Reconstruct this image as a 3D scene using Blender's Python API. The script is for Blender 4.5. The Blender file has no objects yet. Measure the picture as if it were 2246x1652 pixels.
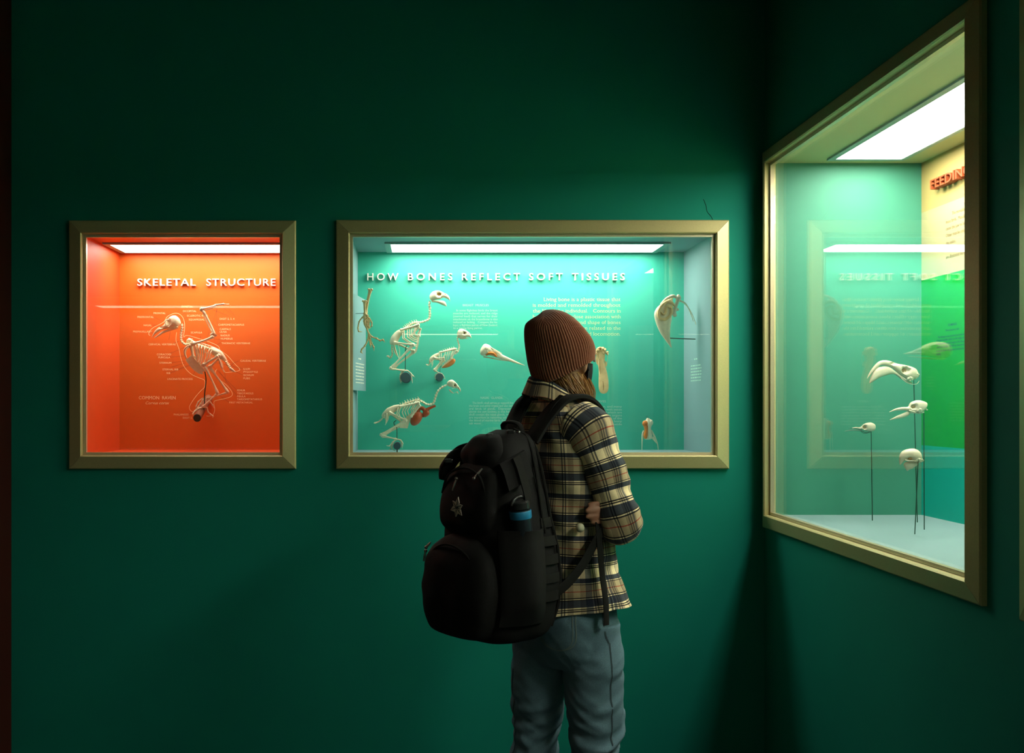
import bpy, bmesh, math, random
from mathutils import Vector, Matrix, noise

random.seed(7)
S = bpy.context.scene
COL = S.collection
V = Vector

# ------------------------------------------------------------------ camera, world, exposure
FPX, CX, CY, HC, DC = 2300.0, 930.0, 887.0, 1.45, 4.0      # focal length and eye point in photo pixels; height and distance in metres
cam = bpy.data.objects.new('camera', bpy.data.cameras.new('camera'))
COL.objects.link(cam)
cam.location = (0, -DC, HC)
cam.rotation_euler = (math.pi / 2, 0, 0)
cam.data.sensor_width = 36.0
cam.data.lens = 36.0 * FPX / 2246
cam.data.shift_x = (1123 - CX) / 2246
cam.data.shift_y = (CY - 826) / 2246
cam.data.clip_start = 0.02
S.camera = cam
w = bpy.data.worlds.new('hall_air'); S.world = w; w.use_nodes = True
w.node_tree.nodes['Background'].inputs[0].default_value = (0.10, 0.32, 0.25, 1)
w.node_tree.nodes['Background'].inputs[1].default_value = 0.006
S.view_settings.view_transform = 'Standard'
S.view_settings.look = 'None'
S.view_settings.exposure = 0.0
S.view_settings.gamma = 1.0
LAMP = 16.5           # strength of the luminous ceilings of the showcases
LAMP_MINT = 40.0
LAMP_SIDE = 36.0        # the next cases along the right wall
LAMP_FAR = 7.0       # of the showcases further down the hall


def P(px, py, y):
    """The point at wall distance y (metres, + into the wall) that shows at photo pixel px, py."""
    d = DC + y
    return V(((px - CX) / FPX * d, y, HC + (CY - py) / FPX * d))


# ------------------------------------------------------------------ materials
def new_mat(name):
    m = bpy.data.materials.new(name); m.use_nodes = True
    nt = m.node_tree
    return m, nt, nt.nodes['Principled BSDF']


def mat(name, col, rough=0.6, metal=0.0, var=0.12, scale=40.0, bump=0.0, bscale=200.0, spec=0.5, sheen=0.0, coords='Object'):
    m, nt, b = new_mat(name)
    tc = nt.nodes.new('ShaderNodeTexCoord')
    nz = nt.nodes.new('ShaderNodeTexNoise'); nz.inputs['Scale'].default_value = scale; nz.inputs['Detail'].default_value = 5
    nt.links.new(tc.outputs[coords], nz.inputs['Vector'])
    mx = nt.nodes.new('ShaderNodeMix'); mx.data_type = 'RGBA'
    mx.inputs[6].default_value = (*[c * (1 - var) for c in col], 1)
    mx.inputs[7].default_value = (*[min(1, c * (1 + var)) for c in col], 1)
    nt.links.new(nz.outputs['Fac'], mx.inputs[0])
    nt.links.new(mx.outputs[2], b.inputs['Base Color'])
    b.inputs['Roughness'].default_value = rough
    b.inputs['Metallic'].default_value = metal
    b.inputs['Specular IOR Level'].default_value = spec
    if sheen: b.inputs['Sheen Weight'].default_value = sheen
    if bump:
        n2 = nt.nodes.new('ShaderNodeTexNoise'); n2.inputs['Scale'].default_value = bscale; n2.inputs['Detail'].default_value = 4
        nt.links.new(tc.outputs[coords], n2.inputs['Vector'])
        bp = nt.nodes.new('ShaderNodeBump'); bp.inputs['Strength'].default_value = bump; bp.inputs['Distance'].default_value = 0.003
        nt.links.new(n2.outputs['Fac'], bp.inputs['Height']); nt.links.new(bp.outputs['Normal'], b.inputs['Normal'])
    return m


def emit_mat(name, col, strength):
    m, nt, b = new_mat(name)
    b.inputs['Base Color'].default_value = (*[c * .8 for c in col], 1)
    b.inputs['Emission Color'].default_value = (*col, 1)
    b.inputs['Emission Strength'].default_value = strength
    return m


def glass_mat():
    m, nt, b = new_mat('pane_glass')
    out = nt.nodes['Material Output']
    tr = nt.nodes.new('ShaderNodeBsdfTransparent'); tr.inputs[0].default_value = (0.97, 0.99, 0.98, 1)
    gl = nt.nodes.new('ShaderNodeBsdfGlossy'); gl.inputs['Roughness'].default_value = 0.0
    fr = nt.nodes.new('ShaderNodeFresnel'); fr.inputs['IOR'].default_value = 1.5
    geo = nt.nodes.new('ShaderNodeNewGeometry')
    # both faces of the pane reflect like air to glass (the ray is not bent, so the back face needs the inverse index)
    ii = nt.nodes.new('ShaderNodeMix'); ii.data_type = 'FLOAT'; ii.inputs[2].default_value = 1.5; ii.inputs[3].default_value = 1 / 1.5
    nt.links.new(geo.outputs['Backfacing'], ii.inputs[0]); nt.links.new(ii.outputs[0], fr.inputs['IOR'])
    mx = nt.nodes.new('ShaderNodeMixShader')
    nt.links.new(fr.outputs[0], mx.inputs[0])
    nt.links.new(tr.outputs[0], mx.inputs[1]); nt.links.new(gl.outputs[0], mx.inputs[2])
    nt.links.new(mx.outputs[0], out.inputs['Surface'])
    nt.nodes.remove(b)
    return m


def brushed_metal(name, col, rough=0.42):
    m, nt, b = new_mat(name)
    tc = nt.nodes.new('ShaderNodeTexCoord')
    nz = nt.nodes.new('ShaderNodeTexNoise'); nz.inputs['Scale'].default_value = 260; nz.inputs['Detail'].default_value = 3
    nt.links.new(tc.outputs['Object'], nz.inputs['Vector'])
    mx = nt.nodes.new('ShaderNodeMix'); mx.data_type = 'RGBA'
    mx.inputs[6].default_value = (*[c * .85 for c in col], 1); mx.inputs[7].default_value = (*[c * 1.1 for c in col], 1)
    nt.links.new(nz.outputs['Fac'], mx.inputs[0]); nt.links.new(mx.outputs[2], b.inputs['Base Color'])
    b.inputs['Metallic'].default_value = 0.35
    b.inputs['Roughness'].default_value = rough
    bp = nt.nodes.new('ShaderNodeBump'); bp.inputs['Strength'].default_value = 0.06; bp.inputs['Distance'].default_value = 0.001
    nt.links.new(nz.outputs['Fac'], bp.inputs['Height']); nt.links.new(bp.outputs['Normal'], b.inputs['Normal'])
    return m


def ramp(nt, src, stops):
    r = nt.nodes.new('ShaderNodeValToRGB'); r.color_ramp.interpolation = 'CONSTANT'
    els = r.color_ramp.elements
    while len(els) > 1: els.remove(els[-1])
    els[0].position = 0; els[0].color = (*stops[0][1], 1)
    for p, c in stops[1:]:
        e = els.new(p); e.color = (*c, 1)
    nt.links.new(src, r.inputs[0])
    return r.outputs[0]


def plaid_mat():
    """Flannel check on UVs in metres: navy bands with twin black pinstripes, taupe bands, a thin red line, on cream."""
    m, nt, b = new_mat('plaid_flannel')
    uv = nt.nodes.new('ShaderNodeUVMap')
    sp = nt.nodes.new('ShaderNodeSeparateXYZ'); nt.links.new(uv.outputs[0], sp.inputs[0])
    def fract(sock, period, off):
        a = nt.nodes.new('ShaderNodeMath'); a.operation = 'MULTIPLY_ADD'; a.inputs[1].default_value = 1 / period; a.inputs[2].default_value = off
        nt.links.new(sock, a.inputs[0])
        f = nt.nodes.new('ShaderNodeMath'); f.operation = 'FRACT'; nt.links.new(a.outputs[0], f.inputs[0])
        return f.outputs[0]
    cream, taupe, navy, blk, red = (.96, .86, .64), (.52, .44, .32), (.06, .075, .11), (.035, .035, .04), (.42, .10, .07)
    seq = lambda k: [(0, cream), (.16, blk), (.185, cream), (.205, blk), (.23, cream), (.26, navy), (.42, blk), (.44, cream), (.46, blk), (.485, taupe),
                     (.62, red), (.64, taupe), (.78, blk), (.80, cream), (.82, navy), (.93, cream)]
    warp_seq = [(0, cream), (.08, taupe), (.20, navy), (.34, taupe), (.37, blk), (.395, taupe), (.42, blk), (.445, taupe), (.50, cream), (.66, blk), (.69, cream), (.72, blk), (.75, cream), (.80, taupe), (.93, cream)]
    wf = ramp(nt, fract(sp.outputs[1], .118, .1), seq(0))
    wp = ramp(nt, fract(sp.outputs[0], .125, .3), warp_seq)
    mul = nt.nodes.new('ShaderNodeMix'); mul.data_type = 'RGBA'; mul.blend_type = 'MULTIPLY'; mul.inputs[0].default_value = .85
    nt.links.new(wf, mul.inputs[6]); nt.links.new(wp, mul.inputs[7])
    tc = nt.nodes.new('ShaderNodeTexCoord')
    nz = nt.nodes.new('ShaderNodeTexNoise'); nz.inputs['Scale'].default_value = 500; nz.inputs['Detail'].default_value = 2
    nt.links.new(tc.outputs['Object'], nz.inputs['Vector'])
    m2 = nt.nodes.new('ShaderNodeMix'); m2.data_type = 'RGBA'; m2.blend_type = 'MULTIPLY'; m2.inputs[0].default_value = .45
    nt.links.new(mul.outputs[2], m2.inputs[6]); nt.links.new(nz.outputs['Fac'], m2.inputs[7])
    hv = nt.nodes.new('ShaderNodeHueSaturation'); hv.inputs['Value'].default_value = 1.4; nt.links.new(m2.outputs[2], hv.inputs['Color'])
    nt.links.new(hv.outputs[0], b.inputs['Base Color'])
    b.inputs['Roughness'].default_value = .95; b.inputs['Specular IOR Level'].default_value = .1
    b.inputs['Sheen Weight'].default_value = .15
    bp = nt.nodes.new('ShaderNodeBump'); bp.inputs['Strength'].default_value = .25; bp.inputs['Distance'].default_value = .001
    nt.links.new(nz.outputs['Fac'], bp.inputs['Height']); nt.links.new(bp.outputs['Normal'], b.inputs['Normal'])
    return m


M = dict(
    wall=mat('green_wall_paint', (.0015, .245, .178), .75, var=.06, scale=3, bump=.12, bscale=420, spec=.25),
    dark=mat('dark_ceiling_paint', (.02, .03, .028), .8),
    floor=mat('dark_carpet', (.03, .035, .035), .95, bump=.3, bscale=600, spec=.1),
    maroon=mat('maroon_pier_paint', (.055, .008, .004), .7, spec=.2),
    frame=brushed_metal('olive_bronze_frame', (.66, .57, .27)),
    bead=brushed_metal('pale_bronze_bead', (.62, .52, .34), .35),
    glass=glass_mat(),
    teal=mat('teal_panel_paint', (.012, .46, .325), .7, var=.03, scale=8, spec=1.0),
    bluegrey=mat('blue_grey_panel_paint', (.20, .34, .36), .6, var=.04, scale=8, spec=.3),
    orange=mat('orange_panel_paint', (.62, .106, .002), .55, var=.03, scale=8, spec=.4),
    redorange=mat('red_orange_panel_paint', (.60, .07, .010), .5, var=.03, scale=8, spec=.3),
    mint=mat('mint_panel_paint', (.042, .225, .145), .6, var=.03, scale=8, spec=.4),
    palecyan=mat('pale_cyan_floor_paint', (.20, .31, .32), .6, var=.03, scale=8, spec=.3),
    palecream=mat('cream_ceiling_paint', (.44, .47, .25), .6, var=.03, scale=8, spec=.3),
    yellow=mat('yellow_panel_paint', (.42, .32, .11), .6, var=.03, spec=.3),
    cream=mat('cream_panel_paint', (.42, .38, .20), .6, var=.03, spec=.3),
    green=mat('green_panel_paint', (.0, .34, .024), .6, var=.03, spec=.3),
    deepteal=mat('deep_teal_panel_paint', (.0, .42, .33), .6, var=.03, spec=.3),
    trim=mat('grey_lamp_trim', (.25, .36, .36), .5),
    lamp=emit_mat('lamp_diffuser', (1.0, .95, .84), LAMP),
    lamp_mint=emit_mat('mint_lamp_diffuser', (1.0, .95, .84), LAMP_MINT),
    lamp_side=emit_mat('side_lamp_diffuser', (1.0, .93, .76), LAMP_SIDE),
    lamp_far=emit_mat('far_lamp_diffuser', (1.0, .88, .66), LAMP_FAR),
    letter=mat('white_letter_enamel', (.86, .84, .76), .45, var=.02),
    orletter=mat('orange_letter_enamel', (.30, .05, .006), .7, var=.03),
    ink=mat('pale_caption_ink', (.78, .80, .66), .8, var=.02),
    inkyellow=mat('yellow_caption_ink', (.85, .82, .38), .8, var=.02),
    inkfaint=mat('pale_green_caption_ink', (.42, .70, .58), .8, var=.02),
    inkcream=mat('cream_caption_ink', (.95, .70, .36), .8, var=.02),
    inkblue=mat('blue_caption_ink', (.0, .05, .09), .8, var=.02),
    inkbrown=mat('brown_caption_ink', (.13, .055, .012), .8, var=.02),
    inkgrey=mat('grey_caption_ink', (.22, .36, .36), .8, var=.02),
    leader=mat('brown_leader_ink', (.22, .05, .012), .8, var=.02),
    bone=mat('ivory_bone', (.86, .77, .55), .5, var=.22, scale=60, bump=.25, bscale=300),
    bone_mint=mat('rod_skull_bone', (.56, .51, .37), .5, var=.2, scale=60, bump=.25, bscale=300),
    bone_raven=mat('raven_bone', (.92, .78, .52), .5, var=.18, scale=60, bump=.25, bscale=300),
    bone_amber=mat('amber_bone', (.78, .56, .27), .5, var=.3, scale=50, bump=.25, bscale=300),
    hollow_shade=mat('bone_shade_brown', (.30, .17, .06), .8, var=.3, scale=80),  # dark brown that stands in for shade inside the bone hollows
    muscle=mat('orange_muscle_model', (.72, .20, .02), .4, var=.25, scale=70, bump=.2),
    crop=mat('russet_crop_model', (.45, .07, .012), .35, var=.25, scale=60, bump=.2),
    perch=mat('slate_perch_paint', (.035, .085, .10), .7, var=.2, scale=60),
    wood=mat('brown_perch_wood', (.20, .06, .02), .7, var=.3, scale=50),
    woodend=mat('dark_perch_end', (.035, .012, .006), .8, var=.3, scale=80),
    rod=mat('dark_mounting_rod', (.03, .05, .03), .4, metal=.5),
    skin=mat('skin', (.42, .20, .12), .5, var=.08, spec=.4),
    hair=mat('copper_blond_hair', (.38, .19, .05), .45, var=.35, scale=120),
    knit=mat('rust_brown_knit', (.33, .120, .062), .95, var=.35, scale=260, bump=.5, bscale=700, spec=.1, sheen=.3),
    patch=mat('pale_hat_patch', (.5, .42, .34), .7),
    mask=mat('black_mask_cloth', (.012, .012, .013), .85, spec=.2),
    denim=mat('washed_blue_denim', (.13, .22, .27), .9, var=.3, scale=300, bump=.35, bscale=900, spec=.1),
    seam=mat('dark_denim_seam', (.035, .06, .07), .9),
    stitch=mat('pale_denim_stitch', (.20, .27, .25), .9),
    plaid=plaid_mat(),
    pale_dot=mat('cream_dot', (.65, .62, .42), .4),
    nylon=mat('black_pack_nylon', (.006, .006, .0055), .8, var=.4, scale=80, bump=.4, bscale=900, spec=.25),
    webbing=mat('black_webbing', (.012, .012, .010), .85, var=.3, scale=200, bump=.3, bscale=900, spec=.2),
    buckle=mat('glossy_black_buckle', (.02, .02, .02), .25),
    zipmetal=mat('dull_zip_metal', (.32, .31, .28), .35, metal=.9),
    emblem=mat('grey_emblem_thread', (.80, .68, .58), .8, var=.2, scale=300),
    emblemdark=mat('dark_emblem_thread', (.05, .045, .04), .8),
    bottle=mat('dark_bottle_steel', (.03, .04, .05), .3, metal=.6),
    bottleblue=mat('blue_bottle_band', (.02, .22, .42), .4),
    shoe=mat('brown_shoe_leather', (.06, .04, .03), .6),
    crackm=mat('dark_wall_crack', (.002, .03, .02), .9),
)


# ------------------------------------------------------------------ object helpers
def link(o, parent=None):
    COL.objects.link(o)
    if parent is not None: o.parent = parent
    return o


def tag(o, label=None, cat=None, group=None, kind=None):
    if label: o['label'] = label
    if cat: o['category'] = cat
    if group: o['group'] = group
    if kind: o['kind'] = kind
    return o


def thing(name, loc, label, cat, group=None):
    o = bpy.data.objects.new(name, None); o.empty_display_size = .05
    o.location = loc; link(o); tag(o, label, cat, group)
    return o


def root_loc(o):
    while o.parent is not None: o = o.parent
    return V(o.location)


class MB:
    """Collects shapes and links them as ONE mesh object. xf maps the working coordinates to the world."""
    def __init__(s, xf=None):
        s.v, s.f, s.uv, s.xf = [], [], {}, xf
    def add(s, vs, fs, uvs=None):
        n = len(s.v); s.v += [V(p) for p in vs]
        for k, f in enumerate(fs):
            if uvs: s.uv[len(s.f)] = uvs[k]
            s.f.append([i + n for i in f])
    def grid(s, rings, closed=True, cap=True, uvf=None):
        n = len(rings[0]); vs = [p for r in rings for p in r]; fs = []; uvs = [] if uvf else None
        for i in range(len(rings) - 1):
            for j in range(n if closed else n - 1):
                k = (j + 1) % n
                fs.append([i * n + j, i * n + k, (i + 1) * n + k, (i + 1) * n + j])
                if uvf: uvs.append([uvf(i, j), uvf(i, j + 1), uvf(i + 1, j + 1), uvf(i + 1, j)])
        if cap and closed:
            fs.append(list(range(n))[::-1]); fs.append([(len(rings) - 1) * n + j for j in range(n)])
            if uvf:
                uvs.append([uvf(0, j) for j in range(n)][::-1]); uvs.append([uvf(len(rings) - 1, j) for j in range(n)])
        s.add(vs, fs, uvs)
    def tube(s, pts, rad, n=8, smooth=4, flat=1.0, up=None):
        pts = [V((*p, 0)) if len(p) == 2 else V(p) for p in pts]
        if not hasattr(rad, '__len__'): rad = [rad] * len(pts)
        if smooth and len(pts) > 2: pts, rad = cr(pts, list(rad), smooth)
        nrm = None; rings = []
        for i, p in enumerate(pts):
            t = (pts[min(i + 1, len(pts) - 1)] - pts[max(i - 1, 0)])
            if t.length < 1e-9: t = V((0, 0, 1))
            t.normalize()
            if nrm is None:
                a = V(up) if up else (V((0, 0, 1)) if abs(t.z) < .9 else V((1, 0, 0)))
                nrm = (a - t * a.dot(t)).normalized()
            else:
                nrm = (nrm - t * nrm.dot(t)); nrm = nrm.normalized() if nrm.length > 1e-6 else t.orthogonal().normalized()
            bi = t.cross(nrm)
            rings.append([p + nrm * (math.cos(2 * math.pi * k / n) * rad[i]) + bi * (math.sin(2 * math.pi * k / n) * rad[i] * flat) for k in range(n)])
        s.grid(rings)
    def bone(s, p, q, r, knob=1.7, bow=None, n=8):
        p = V((*p, 0)) if len(p) == 2 else V(p); q = V((*q, 0)) if len(q) == 2 else V(q)
        ts = (0, .03, .09, .2, .5, .8, .91, .97, 1); rr = (.55, 1.25 * knob / 1.25, knob, 1.05, .85, 1.0, knob, knob * .95, .5)
        b = V((0, 0, 0)) if bow is None else (V((*bow, 0)) if len(bow) == 2 else V(bow))
        s.tube([p.lerp(q, t) + b * (4 * t * (1 - t)) for t in ts], [r * x for x in rr], n, smooth=2)
    def blob(s, c, r, n=10, rough=0.0, seed=0):
        c = V((*c, 0)) if len(c) == 2 else V(c); r = (r, r, r) if not hasattr(r, '__len__') else r
        rings = []
        for i in range(n + 1):
            a = math.pi * i / n; a = min(max(a, .02), math.pi - .02)
            ring = []
            for k in range(2 * n):
                d = V((math.sin(a) * math.cos(math.pi * k / n), math.sin(a) * math.sin(math.pi * k / n), math.cos(a)))
                q = 1 + rough * noise.noise(d * 2.2 + V((seed, 0, 0))) if rough else 1
                ring.append(c + V((d.x * r[0], d.y * r[1], d.z * r[2])) * q)
            rings.append(ring)
        s.grid(rings)
    def box(s, lo, hi):
        x0, y0, z0 = lo; x1, y1, z1 = hi
        s.add([(x0, y0, z0), (x1, y0, z0), (x1, y1, z0), (x0, y1, z0), (x0, y0, z1), (x1, y0, z1), (x1, y1, z1), (x0, y1, z1)],
              [(0, 3, 2, 1), (4, 5, 6, 7), (0, 1, 5, 4), (1, 2, 6, 5), (2, 3, 7, 6), (3, 0, 4, 7)])
    def plate(s, poly, w0, w1):
        """An outline with thickness from w0 to w1 along the third axis."""
        n = len(poly)
        s.add([(a, b, w0) for a, b in poly] + [(a, b, w1) for a, b in poly],
              [list(range(n)), list(range(2 * n - 1, n - 1, -1))] + [[i, (i + 1) % n + 0, (i + 1) % n + n, i + n] for i in range(n)])
    def build(s, name, m, parent=None, smooth=True, auto=None):
        off = root_loc(parent) if parent is not None else V((0, 0, 0))
        me = bpy.data.meshes.new(name)
        vs = [s.xf(p) for p in s.v] if s.xf else s.v
        me.from_pydata([tuple(p - off) for p in vs], [], s.f)
        if s.uv:
            ul = me.uv_layers.new(name='UVMap')
            for pi, poly in enumerate(me.polygons):
                if pi in s.uv:
                    for li, c in zip(poly.loop_indices, s.uv[pi]): ul.data[li].uv = c
        bm = bmesh.new(); bm.from_mesh(me); bmesh.ops.recalc_face_normals(bm, faces=bm.faces); bm.to_mesh(me); bm.free()
        if smooth:
            me.polygons.foreach_set('use_smooth', [True] * len(me.polygons))
            try: me.set_sharp_from_angle(angle=math.radians(auto or 50))
            except Exception: pass
        me.materials.append(m); me.update()
        return link(bpy.data.objects.new(name, me), parent)


def cr(pts, rad, k):
    """Catmull-Rom through pts (any vectors) with k steps a span."""
    out, ro = [], []
    n = len(pts)
    for i in range(n - 1):
        p0, p1, p2, p3 = pts[max(i - 1, 0)], pts[i], pts[i + 1], pts[min(i + 2, n - 1)]
        for j in range(k):
            t = j / k
            out.append(.5 * ((2 * p1) + (p2 - p0) * t + (2 * p0 - 5 * p1 + 4 * p2 - p3) * t * t + (3 * p1 - p0 - 3 * p2 + p3) * t ** 3))
            ro.append(rad[i] * (1 - t) + rad[i + 1] * t)
    out.append(pts[-1]); ro.append(rad[-1])
    return out, ro


def crn(rows, k):
    """Catmull-Rom over rows of plain numbers."""
    out = []; n = len(rows)
    for i in range(n - 1):
        a, b, c, d = rows[max(i - 1, 0)], rows[i], rows[i + 1], rows[min(i + 2, n - 1)]
        for j in range(k):
            t = j / k
            out.append([.5 * (2 * q + (r - p) * t + (2 * p - 5 * q + 4 * r - s_) * t * t + (3 * q - p - 3 * r + s_) * t ** 3) for p, q, r, s_ in zip(a, b, c, d)])
    out.append(list(rows[-1]))
    return out


# ------------------------------------------------------------------ lettering
def text_into(mb, s, org, U, W, width=None, cap=.02, depth=.00015, align='L', spacing=1.0, shear=0.0, bold=0.0, N=None, serif=False):
    """One line of text: org is the baseline start, U the reading direction, W up. Fitted to width and cap height."""
    cu = bpy.data.curves.new('t', 'FONT'); cu.body = s; cu.size = 1.0; cu.space_character = spacing; cu.shear = shear
    cu.resolution_u = 3; cu.offset = bold; cu.extrude = .5
    ob = bpy.data.objects.new('t', cu); COL.objects.link(ob)
    dg = bpy.context.evaluated_depsgraph_get(); me = bpy.data.meshes.new_from_object(ob.evaluated_get(dg))
    xs = [v.co.x for v in me.vertices]
    N = U.cross(W) if N is None else N
    if xs:
        x0, x1 = min(xs), max(xs)
        ky = cap / .69
        kx = width / (x1 - x0) if width else ky
        sh = {'L': 0, 'C': -(x1 - x0) * kx / 2, 'R': -(x1 - x0) * kx}[align]
        at = lambda x, y, z: org + U * ((x - x0) * kx + sh) + W * (y * ky) + N * ((z + .5) * depth)
        mb.add([at(*v.co) for v in me.vertices], [list(p.vertices) for p in me.polygons])
        if serif:                # slab feet on the ends of the upright strokes
            done = set()
            for e in me.edges:
                a, b = (me.vertices[i].co for i in e.vertices)
                if a.z > .4 and b.z > .4 and abs(a.y - b.y) < .004 and .05 < abs(a.x - b.x) < .115 and min(abs(a.y - y) for y in (0, .449, .682, -.23)) < .02:
                    c, hw = (a.x + b.x) / 2, abs(a.x - b.x) / 2 + .055; key = (round(c, 2), round(a.y, 2))
                    if key in done: continue
                    done.add(key); dy = .035 if a.y < .2 else -.035; k = shear * .0
                    p = [(c - hw, a.y), (c + hw, a.y), (c + hw, a.y + dy), (c - hw, a.y + dy)]
                    mb.add([at(x, y, .5) for x, y in p] + [at(x, y, -.5) for x, y in p], [(0, 1, 2, 3), (7, 6, 5, 4), (0, 4, 5, 1), (1, 5, 6, 2), (2, 6, 7, 3), (3, 7, 4, 0)])
    COL.objects.unlink(ob); bpy.data.objects.remove(ob); bpy.data.curves.remove(cu); bpy.data.meshes.remove(me)


X_, Y_, Z_ = V((1, 0, 0)), V((0, 1, 0)), V((0, 0, 1))


def front_text(mb, rows, y, cap, **kw):
    """rows of (text, px left, px right or None, px baseline) written on a panel parallel to the back wall."""
    k = FPX / (DC + y)
    for s, x0, x1, yb in rows:
        text_into(mb, s, P(x0, yb, y), X_, Z_, None if x1 is None else (x1 - x0) / k, cap / k, **kw)


# ------------------------------------------------------------------ showcases
def showcase(name, label, O, U, N, u0, u1, z0, z1, depth, m, lamp, lampmat, m_frame=.052, group=None, glass=True):
    """A recessed lit showcase. U along the wall to the viewer's right, N into the wall. lamp = (u0, u1, d0, d1)."""
    W = lambda p: O + U * p[0] + N * p[1] + Z_ * p[2]
    root = thing(name, W(((u0 + u1) / 2, 0, z0)), label, 'display case', group)
    fr = MB(W)
    prof = [(0, .017), (0, -.024), (.004, -.028), (m_frame - .004, -.017), (m_frame, -.013), (m_frame, -.0005), (.002, -.0005), (.002, .017)]
    g = .0006
    def sweep(c0, c1, ax):      # c = (u, z, su, sz): corner and its outward signs
        rings = []
        for (cu, cz, su, sz), e in ((c0, g), (c1, -g)):
            rings.append([(cu + su * q + (e if ax == 0 else 0), d, cz + sz * q + (e if ax == 1 else 0)) for q, d in prof])
        fr.grid([[V(p) for p in r] for r in rings])
    sweep((u0, z1, -1, 1), (u1, z1, 1, 1), 0); sweep((u0, z0, -1, -1), (u1, z0, 1, -1), 0)
    sweep((u0, z0, -1, -1), (u0, z1, -1, 1), 1); sweep((u1, z0, 1, -1), (u1, z1, 1, 1), 1)
    fr.build('frame', M['frame'], root, auto=20)
    bd = MB(W); b = .011; e = .0008
    bd.box((u0 + e, -.006, z1 - b), (u1 - e, .009, z1 - e)); bd.box((u0 + e, -.006, z0 + e), (u1 - e, .009, z0 + b))
    bd.box((u0 + e, -.006, z0 + b), (u0 + b, .009, z1 - b)); bd.box((u1 - b, -.006, z0 + b), (u1 - e, .009, z1 - b))
    bd.build('glazing_bead', M['bead'], root, smooth=False)
    if glass:
        gl = MB(W); gl.box((u0 + e, .0105, z0 + e), (u1 - e, .0155, z1 - e)); gl.build('glass_pane', M['glass'], root, smooth=False)
    t = .012; f = .0175
    def panel(nm, lo, hi, mt):
        q = MB(W); q.box(lo, hi); return q.build(nm, M[mt], root, smooth=False)
    if isinstance(m['back'], str): panel('back_panel', (u0 - t, depth, z0 - t), (u1 + t, depth + t, z1 + t), m['back'])
    else:
        for mt, za, zb in m['back']: panel('back_panel', (u0 - t, depth, za), (u1 + t, depth + t, zb), mt)
    panel('side_panel', (u0 - t, f, z0 - t), (u0, depth, z1 + t), m['side'])
    panel('side_panel', (u1, f, z0 - t), (u1 + t, depth, z1 + t), m.get('side2', m['side']))
    panel('case_floor', (u0, f, z0 - t), (u1, depth, z0), m['floor'])
    panel('case_ceiling', (u0, f, z1), (u1, depth, z1 + t), m['top'])
    l0, l1, d0, d1 = lamp
    lp = MB(W); lp.box((l0, d0, z1 - .004), (l1, d1, z1 - .0005))
    lamp_o = lp.build('lamp_diffuser', M[lampmat], root, smooth=False)
    tr = MB(W); k = .024
    tr.box((l0 - k, d0 - k, z1 - .007), (l1 + k, d0, z1 - .0004)); tr.box((l0 - k, d1, z1 - .007), (l1 + k, d1 + k * .8, z1 - .0004))
    tr.box((l0 - k, d0, z1 - .007), (l0, d1, z1 - .0004)); tr.box((l1, d0, z1 - .007), (l1 + k, d1, z1 - .0004))
    tr.build('lamp_trim', M['trim'], lamp_o, smooth=False)
    return root


YB = .47                                   # depth of the two cases in the back wall
XR = 1.299                                 # right wall
XP = 1.862                                 # back panel of the case in the right wall
O_R, U_R, N_R = V((XR, 0, 0)), V((0, -1, 0)), V((1, 0, 0))
orange_case = showcase('display_case', 'orange lit display case in bronze frame titled skeletal structure', V((0, 0, 0)), X_, Y_, -1.298, -.539, 1.256, 2.097, YB,
                       dict(back='orange', side='redorange', floor='redorange', top='orange'), (-1.262, -.575, .215, .43), 'lamp')
teal_case = showcase('display_case', 'wide teal lit display case in bronze frame behind the person', V((0, 0, 0)), X_, Y_, -.282, 1.108, 1.256, 2.099, YB,
                     dict(back='teal', side='bluegrey', floor='bluegrey', top='bluegrey'), (-.134, .964, .217, .43), 'lamp')
mint_case = showcase('display_case', 'tall display case around the corner with mint, yellow and green panels', O_R, U_R, N_R, .075, 1.53, 1.036, 2.353, XP - XR,
                     dict(back=[('yellow', 2.166, 2.365), ('cream', 1.914, 2.166), ('green', 1.297, 1.914), ('deepteal', 1.024, 1.297)], side='mint', side2='palecyan', floor='palecyan', top='palecream'),
                     (.165, 1.44, .207, .447), 'lamp_mint')
showcase('display_case', 'dark framed edge of the next display case beyond the mint one', O_R, U_R, N_R, 1.79, 3.25, 1.036, 2.353, XP - XR,
         dict(back='bluegrey', side='bluegrey', floor='palecyan', top='palecream'), (1.88, 3.16, .207, .447), 'lamp_side')
FAR = 'lit showcases down the hall seen only as reflections'
showcase('display_case', 'lit showcase down the hall seen only as reflection', O_R, U_R, N_R, 4.2, 5.1, 1.036, 2.353, XP - XR,
         dict(back='teal', side='bluegrey', floor='palecyan', top='palecream'), (4.3, 5.0, .207, .447), 'lamp_side', group=FAR)
O_F, U_F, N_F = V((0, -5.3, 0)), V((-1, 0, 0)), V((0, -1, 0))
showcase('display_case', 'lit showcase down the hall seen only as reflection', O_F, U_F, N_F, 1.2, 3.1, 1.036, 2.353, XP - XR,
         dict(back='cream', side='cream', floor='palecyan', top='palecream'), (1.3, 3.0, .207, .447), 'lamp_far', group=FAR)
showcase('display_case', 'lit showcase down the hall seen only as reflection', O_F, U_F, N_F, -.75, .25, 1.256, 2.099, YB,
         dict(back='bluegrey', side='bluegrey', floor='bluegrey', top='bluegrey'), (-.68, .18, .217, .43), 'lamp_far', group=FAR)

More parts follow.
